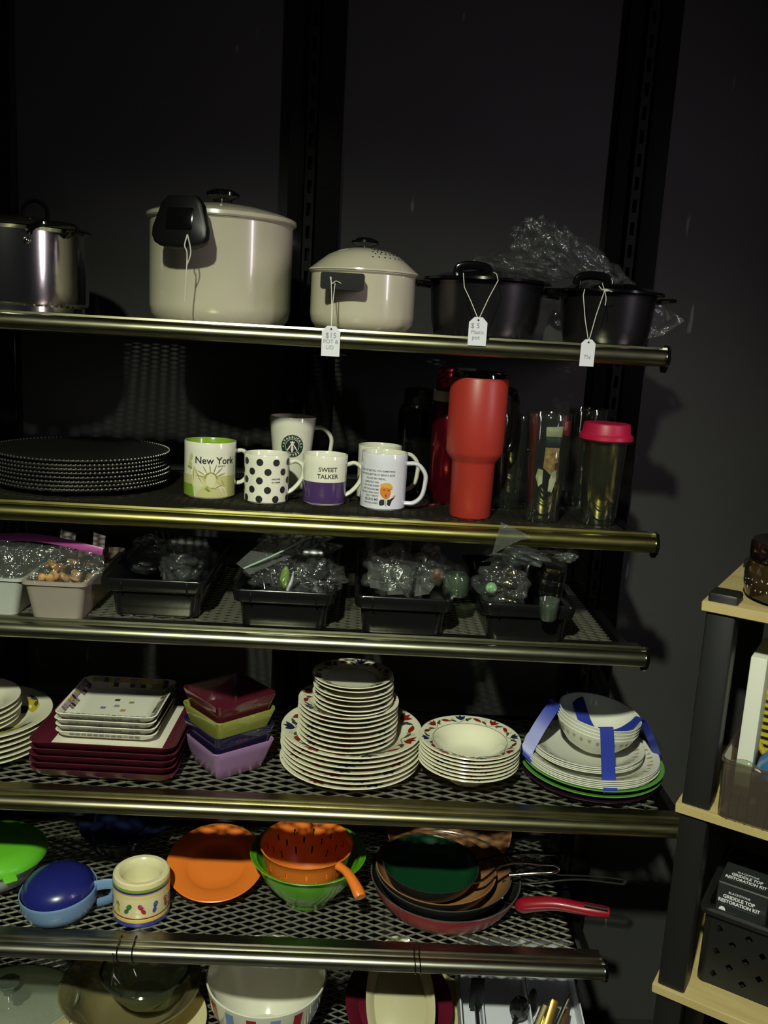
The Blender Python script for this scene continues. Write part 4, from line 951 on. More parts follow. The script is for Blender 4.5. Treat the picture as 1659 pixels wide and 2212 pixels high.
# square bowls
def sqbowl(m):
    h = .057; hx = .0620
    S = lambda k, zz, r=.010: rrect(hx * k, hx * k, r * k, 5, zz)
    return MB().add(loft([S(.70, 0), S(.735, .002), S(.84, .022), S(.93, .042), S(1, h - .001), S(.99, h + .0008), S(.955, h), S(.885, .042), S(.79, .022), S(.68, .007), S(.62, .0048), S(.3, .0045)]), m)
LIL = mat('lilac_glaze', '#8c6c94', .4, spec=.3); DPU = mat('indigo_glaze', '#1e1838', .15, coat=.5); OLG = mat('olive_glaze', '#83873c', .18, coat=.5); MR2 = mat('wine_glaze', '#4a1522', .15, coat=.6)
for i, (m, nm) in enumerate(((LIL, 'lilac square bowl, lowest of the four coloured bowls'), (DPU, 'dark indigo square bowl, between the lilac and olive bowls'), (OLG, 'olive green square bowl, second from the top of the coloured bowls'), (MR2, 'wine red square bowl on top of the olive green bowl'))):
    tag(sqbowl(m).build('square_bowl', None, (-0.217, 1.527, D[4] + i * .0290), (0, 0, math.radians(40) + random.uniform(-.03, .03))), nm, 'bowl', 'coloured square bowls')

# ================================================================== FIFTH SHELF
d5 = D[5]
LIMEP = mat('lime_plastic', '#5fb32b', .3); WPL = mat('white_plastic', '#c9ccd6', .35)
t = thing('food_container', 'white bowl with a lime green lid at the far left of the pan shelf', 'container', (-0.655, 1.560, d5))
one('bowl', lathe(vessel_prof([(0, 0), (.045, 0), (.060, .010), (.078, .035), (.086, .058)], .002), 64), WPL, t)
one('lid', lathe([(0, .083), (.060, .082), (.078, .078), (.088, .069), (.0925, .063), (.0930, .057), (.088, .057), (0, .059)], 64), LIMEP, t)
one('lid_tab', rbox(-.012, .012, -.012, .012, -.003, .001, .002), LIMEP, t, loc=(.056, -.078, .060), rot=(.4, 0, .62))
# blue cup
t = thing('lidded_cup', 'light blue handled cup with dark blue domed lid', 'cup', (-0.507, 1.480, d5), (math.radians(3), math.radians(-4), 0))
LB = mat('light_blue_plastic', '#6d8ab0', .35); DB = mat('royal_blue_plastic', '#1c2168', .28, coat=.3)
one('cup', lathe(vessel_prof([(0, .003), (.050, .003), (.060, .009), (.0665, .022), (.0680, .042), (.0680, .046)], .0025), 64), LB, t)
prof = [(0, .078), (.030, .0755), (.050, .068), (.060, .058), (.0640, .0475), (.0640, .0455), (0, .0455)]
one('lid', lathe(prof, 64), DB, t)
Hc = bez([(.064, 0, .042), (.082, 0, .044), (.098, 0, .041), (.101, 0, .030), (.090, 0, .013), (.064, 0, .006)], 24)
one('handle', sweep(Hc, .0030, 10, flat=3.2), LB, t, rot=(0, 0, .12))
# navy pile at the back
NAV = mat('navy_plastic', '#141a33', .2, coat=.3); NAV2 = mat('navy_smoky', '#1c2240', .12, coat=.6)
t = thing('serving_bowl', 'dark navy footed bowl at the back, base of the navy pile', 'bowl', (-0.460, 1.690, d5)); one('body', lathe(vessel_prof([(0, 0), (.045, 0), (.050, .005), (.058, .030), (.066, .034), (.066, .038)], .003), 56), NAV, t)
t = thing('serving_plate', 'dark navy plate lying on the navy footed bowl', 'plate', (-0.448, 1.690, d5 + .040)); pr, _z = plate_prof(.0880, .014); one('body', lathe(pr, 64), NAV2, t)
t = thing('glass_canister', 'dark navy glass canister standing on the navy plate', 'canister', (-0.456, 1.690, d5 + .0445)); one('body', lathe(vessel_prof([(0, 0), (.046, 0), (.052, .006), (.054, .055), (.058, .060)], .003), 56), NAV2, t)
t = thing('serving_bowl', 'dark navy bowl on top of the navy canister', 'bowl', (-0.456, 1.690, d5 + .1055)); one('body', lathe(vessel_prof([(0, 0), (.048, 0), (.060, .008), (.072, .026), (.078, .042)], .003), 56), NAV, t)
# flip-flop crock
t = thing('ceramic_crock', 'cream ceramic crock with flip flop sandals and coloured bands', 'crock', (-0.362, 1.484, d5))
mb = MB(); Rk, hk = .0505, .084
KC = mat('crock_cream', '#dccfa2', .25, coat=.4); KI = mat('crock_inside', '#d9d3a8', .2, coat=.4)
mb.add(lathe([(0, 0), (Rk - .004, 0), (Rk - .001, .003), (Rk, .006), (Rk, hk - .006), (Rk - .001, hk - .001), (Rk - .004, hk + .001)], 72), KC)
mb.add(lathe([(Rk - .004, hk + .001), (Rk - .011, hk + .0005), (Rk - .0155, hk - .004), (Rk - .0170, hk - .014), (Rk - .0170, .03), (0, .028)], 72), KI)
def band(z0, z1, m, o=.0004): mb.add(on(grid2(-PI * Rk, PI * Rk, z0, z1, 72, 1), cyl(Rk, 0, 0, o)), m)
band(.003, .011, mat('band_blue', '#3b4192', .3)); band(.011, .0155, mat('band_yellow', '#cdb64a', .3)); band(.0155, .018, mat('band_paleyellow', '#dccb7c', .3)); band(.0180, .0205, mat('band_red', '#8e2420', .3))
band(.0575, .064, mat('band_paleyellow', '#dccb7c', .3)); band(.0640, .0665, mat('band_pink', '#b98a97', .3)); band(.0665, .0700, mat('band_navy', '#25306e', .3)); band(.0700, .0755, mat('band_lime', '#7f9a35', .3))
for k, (u, a, c_, c2) in enumerate(((-.034, -.25, '#b8a02c', '#3e4a8a'), (-.0120, .6, '#2f6a3a', '#7a8a3c'), (.0130, -.6, '#a3262a', '#7b7fc0'), (.0370, .25, '#3a4488', '#5f8a8a'), (.061, -.2, '#a3262a', '#cfc04a'), (-.058, .3, '#3a4488', '#c56a2a'))):
    F_ = cyl(Rk, 0, 0, .0006); F2 = cyl(Rk, 0, 0, .0009); v = .038; ca, sa = math.sin(a), math.cos(a)
    mb.add(on(ell(u + .0040 * ca, v + .0050 * sa, .0045, .0060, -a), F_), mat('ff_' + c_, c_, .3)); mb.add(on(ell(u - .0050 * ca, v - .0060 * sa, .0038, .0058, -a), F_), mat('ff_' + c_, c_, .3))
    mb.add(on(stroke([(u - .0035, v + .0030), (u + .0035 * ca, v + .0085), (u + .0045, v + .0020)], .0016), F2), mat('ff2_' + c2, c2, .3))
mb.build('body', t)
# orange plate leaning back
ORG = mat('orange_plastic', '#e0762a', .35)
tl = math.radians(17)
mb = MB(); R_ = .0930
mb.add(lathe([(0, 0), (.040, 0), (.060, .004), (.085, .012), (R_, .017), (R_ + .0005, .0185), (R_ - .001, .0195), (.082, .0165), (.066, .013), (.056, .0075), (.050, .004), (.030, .0035), (0, .0035)], 80), ORG)
yb = 1.580
tag(mb.build('orange_plate', None, (-0.242, yb, d5 + .0315), (tl, 0, 0)), 'orange plastic plate leaning back behind the crock and green bowl', 'plate')
tag(one('orange_saucer', lathe([(0, 0), (.070, 0), (.085, .004), (.090, .008), (.088, .010), (.070, .006), (0, .005)], 64), ORG, loc=(-0.245, 1.640, d5 + .001)), 'flat orange saucer lying under the leaning orange plate', 'saucer')
# green bowl with colander
t = thing('mixing_bowl', 'lime green mixing bowl holding the orange colander', 'bowl', (-0.064, 1.545, d5))
LG = mat('lime_melamine', '#57a01e', .3, coat=.2)
one('body', lathe(vessel_prof([(0, 0), (.038, 0), (.044, .002), (.048, .012), (.0500, .014), (.066, .030), (.085, .055), (.096, .080), (.1000, .0925), (.108, .0960), (.1095, .0975)], .003), 80), LG, t)
t = thing('colander', 'orange plastic colander with a stubby handle, sitting in the green bowl', 'colander', (-0.068, 1.547, d5 + .0180), (math.radians(0), math.radians(0), 0))
def colander():
    outer = [(.022, 0), (.040, .006), (.060, .024), (.075, .050), (.082, .078), (.0865, .094), (.0885, .0960)]; n = 132
    mb = MB(); rf_ = interp([(z_, r_) for r_, z_ in outer]); th = .0028
    # wall with real slots: rows of panels skipped
    zs_ = [0, .006, .024, .034, .046, .050, .062, .066, .078, .082, .094, .096]
    vs = []; fs = []
    for zz in zs_:
        for o_ in (0, th):
            for i in range(n): a = 2 * PI * i / n; vs.append(((rf_(zz) - o_) * math.cos(a), (rf_(zz) - o_) * math.sin(a), zz))
    idx = lambda k, o_, i: (k * 2 + o_) * n + i % n
    slot = {(3, 0), (5, 2), (8, 0)}
    def hole(k, i): return (k == 3 and i % 10 == 0) or (k == 5 and i % 10 == 5) or (k == 7 and i % 10 == 0)
    for k in range(len(zs_) - 1):
        for i in range(n):
            if hole(k, i):
                fs += [(idx(k, 0, i), idx(k, 0, i + 1), idx(k, 1, i + 1), idx(k, 1, i)), (idx(k + 1, 0, i), idx(k + 1, 0, i + 1), idx(k + 1, 1, i + 1), idx(k + 1, 1, i)),
                       (idx(k, 0, i), idx(k + 1, 0, i), idx(k + 1, 1, i), idx(k, 1, i)), (idx(k, 0, i + 1), idx(k + 1, 0, i + 1), idx(k + 1, 1, i + 1), idx(k, 1, i + 1))]; continue
            fs += [(idx(k, 0, i), idx(k, 0, i + 1), idx(k + 1, 0, i + 1), idx(k + 1, 0, i)), (idx(k, 1, i), idx(k + 1, 1, i), idx(k + 1, 1, i + 1), idx(k, 1, i + 1))]
    K = len(zs_) - 1
    for i in range(n): fs.append((idx(K, 0, i), idx(K, 0, i + 1), idx(K, 1, i + 1), idx(K, 1, i)))
    fs.append(tuple(idx(0, 0, i) for i in range(n))); fs.append(tuple(idx(0, 1, i) for i in range(n))[::-1])
    mb.add((vs, fs), ORG); return mb
colander().build('basket', t, sharp=30)
Hh = bez([(.062, -.060, .088), (.078, -.076, .086), (.094, -.100, .076), (.104, -.118, .066)], 14)
one('handle', sweep(Hh, [.010, .0095, .009, .009, .0095, .010, .0105, .011, .0115, .012, .0125, .0125, .011][:len(Hh)] if len(Hh) <= 13 else .0105, 14, flat=.8), ORG, t)

# pans
def pan(label, loc, R, h, outer, inner, rim=None, base=.80, tilt=(0, 0), th=.003):
    t = thing('frying_pan', label, 'frying pan', loc, (tilt[0], tilt[1], 0))
    mb = MB(); b = R * base
    mb.add(lathe([(0, 0), (b - .004, 0), (b, .002), (b + (R - b) * .45, h * .35), (R - .002, h * .85), (R, h)], 88), outer)
    mb.add(lathe([(R, h), (R + .0004, h + .001), (R - th * .6, h + .0014), (R - th, h)], 88), rim or outer)
    mb.add(lathe([(R - th, h), (R - th - .002, h * .85), (b + (R - b) * .35 - th * .5, h * .35), (b - .006, th + .0012), (b - .014, th), (0, th)], 88), inner)
    mb.build('body', t); return t
REDP = mat('red_enamel', '#8e1a2c', .45); COP = mat('copper_coating', '#8e6440', .38); CHAR = mat('charcoal_coating', (0.02, .02, .02, 1), .3); GRC = mat('green_coating', '#0f3a22', .28, coat=.2)
SILR = mat('bright_rim', '#cfccc6', .2, .9); GREYM = mat('grey_pan_metal', '#43423e', .35, .6)
px, py = .200, 1.565
t1 = pan('large red frying pan with red handle at the bottom of the pan pile', (px, py, d5), .1440, .050, REDP, CHAR, SILR, base=.80, tilt=(.02, 0))
RH = mat('red_handle', '#8e1224', .35, coat=.2)
P = [at(1118, 1957, 1.500), at(1150, 1953, 1.488), at(1200, 1952, 1.475), at(1255, 1962, 1.462), at(1316, 1972, 1.450)]
o1 = Vector(t1.location); Mi = t1.rotation_euler.to_matrix().inverted()
one('handle', sweep([Mi @ (p - o1) for p in bez(P, 20)], [.0120, .0165, .0185, .0190, .0185, .0180, .0175, .0170, .0165, .0160, .0158, .0155, .0152, .015, .015, .015, .0155, .0155, .015, .0145, .0125], 14, flat=.75), RH, t1)
one('handle_ferrule', sweep([Mi @ (p - o1) for p in (at(1092, 1950, 1.512), at(1122, 1957, 1.500))], .0060, 12), STEELB, t1)
one('handle_inlay', sweep([Mi @ (p - o1) for p in (at(1262, 1954, 1.448), at(1312, 1964, 1.438))], .0045, 8, flat=.5), GREYM, t1)
t2 = pan('copper toned frying pan nested in the red pan', (px - .004, py + .006, d5 + .0065), .1310, .050, CHAR, COP, SILR, base=.70, tilt=(.02, 0))
t3 = pan('smaller copper toned frying pan, third layer of the pan pile', (px - .020, py + .006, d5 + .024), .1160, .038, CHAR, COP, COP, tilt=(.04, .03))
t4 = pan('green lined frying pan on top of the pan pile', (px - .032, py + .000, d5 + .038), .0930, .034, GREYM, GRC, GREYM, tilt=(.04, .04))
def handle(par, pts, r, m, flat=.5, nm='handle', n=20):
    o1 = Vector(par.location); Mi = par.rotation_euler.to_matrix().inverted(); one(nm, sweep([Mi @ (p - o1) for p in bez(pts, n)], r, 10, flat=flat), m, par)
handle(t4, [at(1018, 1908, 1.515), at(1045, 1900, 1.512), at(1080, 1872, 1.508), at(1120, 1863, 1.508), at(1165, 1866, 1.508), at(1196, 1868, 1.508)], .0045, STEELB)
handle(t4, [at(1196, 1868, 1.508), at(1207, 1876, 1.512), at(1195, 1884, 1.516), at(1150, 1886, 1.52), at(1100, 1890, 1.525)], .0036, STEELB, nm='handle_loop')
handle(t3, [at(1030, 1862, 1.60), at(1080, 1848, 1.60), at(1140, 1842, 1.60), at(1200, 1845, 1.60), at(1218, 1842, 1.60)], .0065, BLKG)
handle(t2, [at(1085, 1902, 1.56), at(1140, 1908, 1.555), at(1200, 1902, 1.55), at(1260, 1900, 1.55), at(1320, 1907, 1.55), at(1346, 1910, 1.55)], .0034, GREYM, .5)
handle(t2, [at(1346, 1910, 1.55), at(1351, 1902, 1.56), at(1330, 1898, 1.57), at(1280, 1893, 1.57), at(1200, 1890, 1.57)], .0030, GREYM, .5, 'handle_loop')
tb = pan('copper toned pan leaning up against the wall behind the pan pile', (px + .015, 1.715, d5 + .060), .1300, .035, CHAR, COP, COP, tilt=(math.radians(38), 0))
# zip ties on the front edge
def ziptie(x, label, tail=None):
    h = SH[5][0]; P = [(x, y, z) for y, z in [(1.412, h + .0006), (1.4035, h + .0018), (1.3955, h - .0020)]]
    for i in range(9): a = math.radians(75 + (285 - 75) * i / 8); P.append((x + .0005 * i, 1.3865 + .0140 * math.cos(a), h - .0155 + .0140 * math.sin(a)))
    P += [(x + .003, 1.404, h - .0285), (x + .003, 1.414, h - .016), (x + .001, 1.416, h - .004)]
    o = tag(one('zip_tie', sweep(P, .0012, 6, closed=True), BLKG), label, 'zip tie', 'black zip ties')
    if tail: one('tail', sweep(bez(tail, 10), .0012, 6), BLKG, o)
ziptie(at(250, 2040, 1.375).x, 'black zip tie with dangling tail on the pan shelf front edge, leftmost tie', [at(243, 2060, 1.37), at(246, 2085, 1.38), at(240, 2128, 1.40)])
ziptie(at(283, 2045, 1.375).x, 'black zip tie below the flip flop crock, second from the left')
ziptie(at(897, 2065, 1.375).x, 'black zip tie below the pan pile, left of a close pair')
ziptie(at(908, 2065, 1.375).x, 'black zip tie below the pan pile, right of a close pair')

# ================================================================== LOWEST SHELF
d6 = D[6]
# casserole with glass lid
t = thing('casserole_dish', 'oval glass casserole with clear knobbed lid, bottom left', 'dish', (-0.618, 1.512, d6), (0, 0, .15))
def oval(prof, sx, sy, n=72): vs, fs = lathe(prof, n); return [(x * sx, y * sy, z) for x, y, z in vs], fs
one('dish', oval(vessel_prof([(0, 0), (.085, 0), (.100, .010), (.108, .055), (.112, .060)], .005), 1.12, .90), mat('milk_glass', '#dcdccb', .15, coat=.5), t)
one('lid', oval([(0, .079), (.04, .0785), (.075, .074), (.100, .066), (.112, .0625), (.114, .0612), (.100, .0630), (.073, .071), (.04, .0755), (0, .076)], 1.12, .90), film('thick_glass', '#eef2ec', .10, .05, .5, .12, '#c9d0c4'), t)
one('lid_knob', lathe([(0, .079), (.010, .079), (.0095, .088), (.013, .093), (.0205, .102), (.0205, .1045), (.013, .1035), (0, .1030)], 40), film('knob_glass', '#b6c4b2', .22, .05, .5, .25, '#9fae9b'), t)
# amber bowl + clear bowl
t = thing('glass_bowl', 'large smoky amber glass bowl with ribbed rim', 'bowl', (-0.395, 1.540, d6))
one('body', lathe(vessel_prof([(0, 0), (.060, 0), (.075, .010), (.098, .040), (.112, .068), (.124, .080), (.134, .085)], .004), 88), AMBER, t)
t = thing('ceramic_bowl', 'cream bowl under the smoky amber glass bowl', 'bowl', (-0.392, 1.532, d6)); 
bpy.data.objects.remove(t)
t = thing('glass_bowl', 'clear glass bowl resting inside the amber bowl', 'bowl', (-0.368, 1.545, d6 + .052))
one('body', lathe(vessel_prof([(0, 0), (.035, 0), (.045, .006), (.068, .036), (.080, .062), (.0835, .066)], .004), 72), GLASSG, t)
one('rim', lathe([(.0835, .064), (.0860, .0665), (.0835, .0690), (.0800, .0670), (.0800, .0645)], 72, True), film('rim_glass', '#b3c0ad', .2, .05, .5, .12, '#7d8a76'), t)
pl, zf = plate_prof(.1420, .022)
tag(one('serving_plate', lathe(pl, 80), KC, loc=(-0.388, 1.520, d6)), 'cream plate lying beneath the amber glass bowl', 'plate')
for o_ in COL.objects:
    if o_.get('label') in ('large smoky amber glass bowl with ribbed rim',): o_.location.z = d6 + .0045
# striped bowl
t = thing('striped_bowl', 'white bowl with orange, navy, red and light blue vertical stripes', 'bowl', (-0.132, 1.520, d6))
outp = [(0, 0), (.050, 0), (.054, .004), (.062, .012), (.088, .046), (.106, .090), (.1145, .135)]
mb = MB().add(lathe(vessel_prof(outp, .004), 96), WHITE); rfz = interp([(z_, r_) for r_, z_ in outp[1:]])
SC = ['#b5532c', '#23285c', '#96212b', '#7d92bd']
for k in range(16):
    a = math.radians(-8 + k * 22.5); wdt = math.radians(4.6); m = mat('stripe_' + SC[k % 4], SC[(k + 2) % 4], .25)
    m = mat('stripe_' + SC[(k + 2) % 4], SC[(k + 2) % 4], .25)
    vs = []; fs = []
    for i in range(13):
        zz = .014 + (.127 - .014) * i / 12
        for s in (-1, 0, 1): r = rfz(zz) + .0006; vs.append((r * math.sin(a + s * wdt), -r * math.cos(a + s * wdt), zz))
    for i in range(12):
        for s in range(2): fs.append((3 * i + s, 3 * i + s + 1, 3 * i + s + 4, 3 * i + s + 3))
    mb.add((vs, fs), m)
mb.build('body', t)
# platters
def platter(label, px_, py_, zc, a, b, m, tilt, yaw, hh=.018):
    pr, _ = plate_prof(1.0, .16, .74, .03)
    vs = []; fs = lathe(pr, 80)[1]
    for x, y, z in lathe(pr, 80)[0]: vs.append((x * a, y * b, z * .115))
    return tag(one('oval_platter', (vs, fs), m, loc=(px_, py_, zc), rot=(tilt, 0, yaw)), label, 'platter')
platter('cream oval platter lying at the back of the oval dishes', .170, 1.560, d6 + .013, .105, .125, mat('cream_platter', '#c9c08c', .3), .12, .2)
platter('maroon oval platter under the cream oval dish', .125, 1.545, d6 + .052, .105, .115, mat('maroon_platter', '#5b1526', .2, coat=.5), .34, .1)
platter('off white oval baking dish propped upright in front of the maroon platter', .124, 1.505, d6 + .092, .066, .120, mat('offwhite_dish', '#bdb692', .25, coat=.4), .58, .06)
# cutlery tray
TR = mat('white_tray_plastic', '#cfd1da', .35)
t = thing('cutlery_tray', 'white plastic cutlery tray at the right of the lowest shelf', 'tray', (0.360, 1.545, d6 + .045), (math.radians(10), 0, -.02))
mb = MB(); W, Dp, Ht = .118, .150, .045
mb.add(box(-W, W, -Dp, Dp, 0, .002), TR)
for x0, x1 in ((-W, -W + .003), (W - .003, W)): mb.add(box(x0, x1, -Dp, Dp, .002, Ht), TR)
mb.add(box(-W + .003, W - .003, Dp - .003, Dp, .002, Ht), TR); mb.add(box(-W + .003, W - .003, -Dp, -Dp + .003, .002, Ht), TR)
mb.build('shell', t, sharp=20)
for x in (-.074, .018): one('divider', rbox(x, x + .004, -Dp + .003, Dp - .06, .002, Ht * .75, .001, 1), TR, t)
one('riser', box(-W * .9, W * .9, -.10, .10, -.045, -.0005), TR, t) if False else None
def utensil(nm, label, pts, r, m, head=None, hm=None, flat=.5):
    t_ = thing(nm, label, 'utensil', pts[0]); o0 = Vector(pts[0])
    one('stem', sweep([Vector(p) - o0 for p in bez(pts, 14)], r, 8, flat=flat), m, t_)
    if head: one('head', head, hm or m, t_, loc=Vector(pts[-1]) - o0)
    return t_
utensil('spatula', 'black slotted spatula upright in the tray, leftmost utensil', [at(1033, 2225, 1.50), at(1030, 2190, 1.52), at(1028, 2172, 1.53)], .005, BLKP, ([(x, y, z) for x, z, y in [(v[0], v[1], v[2]) for v in rbox(-.0135, .0135, -.006, .060, -.002, .002, .0015)[0]]], rbox(-.0135, .0135, -.006, .060, -.002, .002, .0015)[1]))
hd = sphere(1, 28, 16); hd = ([(x * .019, y * .008, z * .027 + .018) for x, y, z in hd[0]], hd[1])
utensil('serving_spoon', 'black round serving spoon in the tray, beside the tilted ladle', [at(1108, 2230, 1.49), at(1112, 2205, 1.50), at(1120, 2195, 1.51)], .005, BLKP, hd, BLKG)
hd2 = ([(x * .0095, y * .007, z * .034 + .03) for x, y, z in sphere(1, 24, 14)[0]], sphere(1, 24, 14)[1])
utensil('ladle', 'narrow black utensil head behind the round spoon', [at(1142, 2230, 1.52), at(1144, 2205, 1.53), at(1147, 2196, 1.54)], .005, BLKP, hd2, BLKP)
for i, (a, b, m, w, lb) in enumerate((((1150, 2240), (1178, 2172), GOLD, .007, 'gold handled knife in the tray, left of the brassy pieces'), ((1172, 2245), (1198, 2160), mat('amber_handle', '#8a6a2e', .3, .5), .008, 'amber brown handle in the tray'), ((1190, 2240), (1232, 2145), STEELB, .0035, 'thin twisted silver handle in the tray'), ((1215, 2240), (1222, 2180), mat('brown_wood', '#4a3222', .5), .009, 'dark brown wooden handle in the tray'))):
    tag(one(['table_knife', 'butter_knife', 'cocktail_fork', 'wooden_spoon'][i], sweep([at(a[0], a[1], 1.47), at((a[0] + b[0]) / 2, (a[1] + b[1]) / 2, 1.49), at(b[0], b[1], 1.51)], w, 8, flat=.5), m), lb, 'cutlery')

# ================================================================== RIGHT: TAN SHELF UNIT
ang = math.radians(-33); UX, UY = .481, 1.200
U = Matrix.Translation((UX, UY, 0)) @ Matrix.Rotation(ang, 4, 'Z')     # local x along the front edge, local y back
def ul(x, y, z): return U @ Vector((x, y, z))
TANW = mat('pale_birch_board', '#b8a571', .55, col2='#ae9a66', vscale=12, stretch=(1, 8, 1))
t = thing('shelf_unit', 'freestanding unit of pale wood boards and black posts at the right edge', 'shelf unit', (UX, UY, 0), (0, 0, ang))
for zt in (1.209, .902, .602, .20): one('board', rbox(0, .62, 0, .30, zt - .0145, zt, .0012, 1), TANW, t)
BP = mat('black_post_paint', (.008, .008, .008, 1), .45)
for x, y in ((.006, .006), (.574, .006), (.006, .254), (.574, .254)):
    one('post', rbox(x, x + .040, y, y + .040, 0, 1.222, .004, 2), BP, t)
# things on the top board
def uthing(name, label, cat, x, y, z, rz=0): p = ul(x, y, z); return thing(name, label, cat, p, (0, 0, ang + rz))
BRN = mat('brown_smoked_glass', '#2b2010', .15, coat=.5, col2='#3a2c18', vscale=40)
t = uthing('candle_jar', 'wide brown glass jar with white lettering on the wooden top board', 'jar', .108, .090, 1.2095)
mb = MB().add(lathe([(0, 0), (.058, 0), (.068, .006), (.072, .020), (.072, .046), (.069, .052), (.0685, .056), (0, .056)], 64), BRN)
rr_ = random.Random(2)
for row, zz in enumerate((.032, .022)):
    for k in range(26): mb.add(on(lens((k - 13) * .0095, zz + rr_.uniform(-.003, .003), rr_.uniform(.003, .006), .0008, rr_.uniform(-1.5, 1.5)), cyl(.072, 0, -.3, .0005)), PAPER)
mb.build('body', t)
one('lid', lathe([(0, .0565), (.067, .0565), (.0690, .0600), (.0690, .0800), (.066, .084), (.050, .083), (0, .080)], 64), mat('dark_brown_glass', '#180b08', .12, coat=.5), t)
t = uthing('spice_bottle', 'black bottle with cream label standing on the brown jar', 'bottle', .140, .092, 1.2095 + .0845)
one('body', lathe([(0, 0), (.036, 0), (.039, .003), (.039, .075), (.030, .090), (.026, .12), (0, .12)], 48), BLKG, t)
mb = MB(); mb.add(on(grid2(-.11, .11, .030, .060, 48, 1), cyl(.039, 0, 0, .0005)), mat('label_cream', '#9a9884', .5)); mb.add(on(grid2(-.11, .11, .020, .023, 48, 1), cyl(.039, 0, 0, .0005)), mat('label_cream', '#9a9884', .5)); mb.build('label', t, recalc=False)
# middle board: clear bin with things
z2 = .9025
t = uthing('clear_bin', 'clear plastic bin on the middle board of the wooden unit', 'bin', .195, .098, z2)
S = lambda o, zz: rrect(.140 + o, .105 + o, .012, 5, zz)
one('body', loft([S(-.006, 0), S(-.002, .004), S(0, .084), S(.002, .086), S(.002, .090), S(-.001, .090), S(-.003, .084), S(-.005, .006), S(-.01, .003)]), film('bin_plastic', '#d8cfc6', .09, .08, .45, .16, '#8a7a70'), t)
mb = MB()
for k in range(6): mb.add(box(-.125 + k * .012, -.122 + k * .012, -.1062, -.1055, .006, .045), MATS['bin_plastic'])
mb.build('ribs', t, smooth=False)
t = uthing('white_box', 'tall narrow white box standing behind the clear bin', 'box', .074, .125, z2 + .004, .0)
one('body', rbox(-.0115, .0115, -.05, .06, 0, .215, .002), mat('white_card', '#d9d8cc', .5), t)
YB = mat('yellow_plastic', '#a99b2c', .35)
t = uthing('slatted_basket', 'yellow slatted plastic basket leaning in the clear bin', 'basket', .150, .120, z2 + .112)
ring = [(.075 * math.cos(a), 0, .080 * math.sin(a)) for a in [2 * PI * i / 40 for i in range(40)]]
one('rim', sweep(ring, .0045, 8, closed=True), YB, t)
mb = MB()
for k in range(-6, 7):
    z_ = k * .0115; hw = .075 * math.sqrt(max(0, 1 - (z_ / .080) ** 2)); mb.add(rbox(-hw, hw, -.003, .003, z_ - .0028, z_ + .0028, .001, 1), YB)
mb.build('slats', t)
t = uthing('blue_bowl', 'blue ceramic bowl upside down in the clear bin', 'bowl', .155, .080, z2 + .043); one('body', lathe([(0, .062), (.020, .062), (.026, .056), (.048, .046), (.062, .026), (.066, .006), (.069, .003), (.069, 0), (0, 0)], 56), mat('blue_glaze', '#34689e', .2, coat=.4), t)
t = uthing('maroon_bowl', 'maroon bowl under the blue bowl in the clear bin', 'bowl', .155, .080, z2 + .005); one('body', lathe(vessel_prof([(0, 0), (.045, 0), (.062, .012), (.068, .036)], .003), 56), MAR, t)
t = uthing('white_dish', 'small pale glass dish on edge in the clear bin', 'dish', .082, .030, z2 + .046, 0); one('body', ([(y * .9, z - .01, x) for x, y, z in lathe([(0, 0), (.030, 0), (.034, .006), (.036, .008), (.034, .010), (.028, .005), (0, .004)], 40)[0]], lathe([(0, 0), (.030, 0), (.034, .006), (.036, .008), (.034, .010), (.028, .005), (0, .004)], 40)[1]), GLASSG, t)
t = uthing('white_packet', 'slim pale lilac packet standing behind the yellow basket', 'packet', .150, .16, z2 + .005); one('body', rbox(-.025, .025, -.006, .006, 0, .20, .003), mat('lilac_packet', '#a79bb0', .4), t)
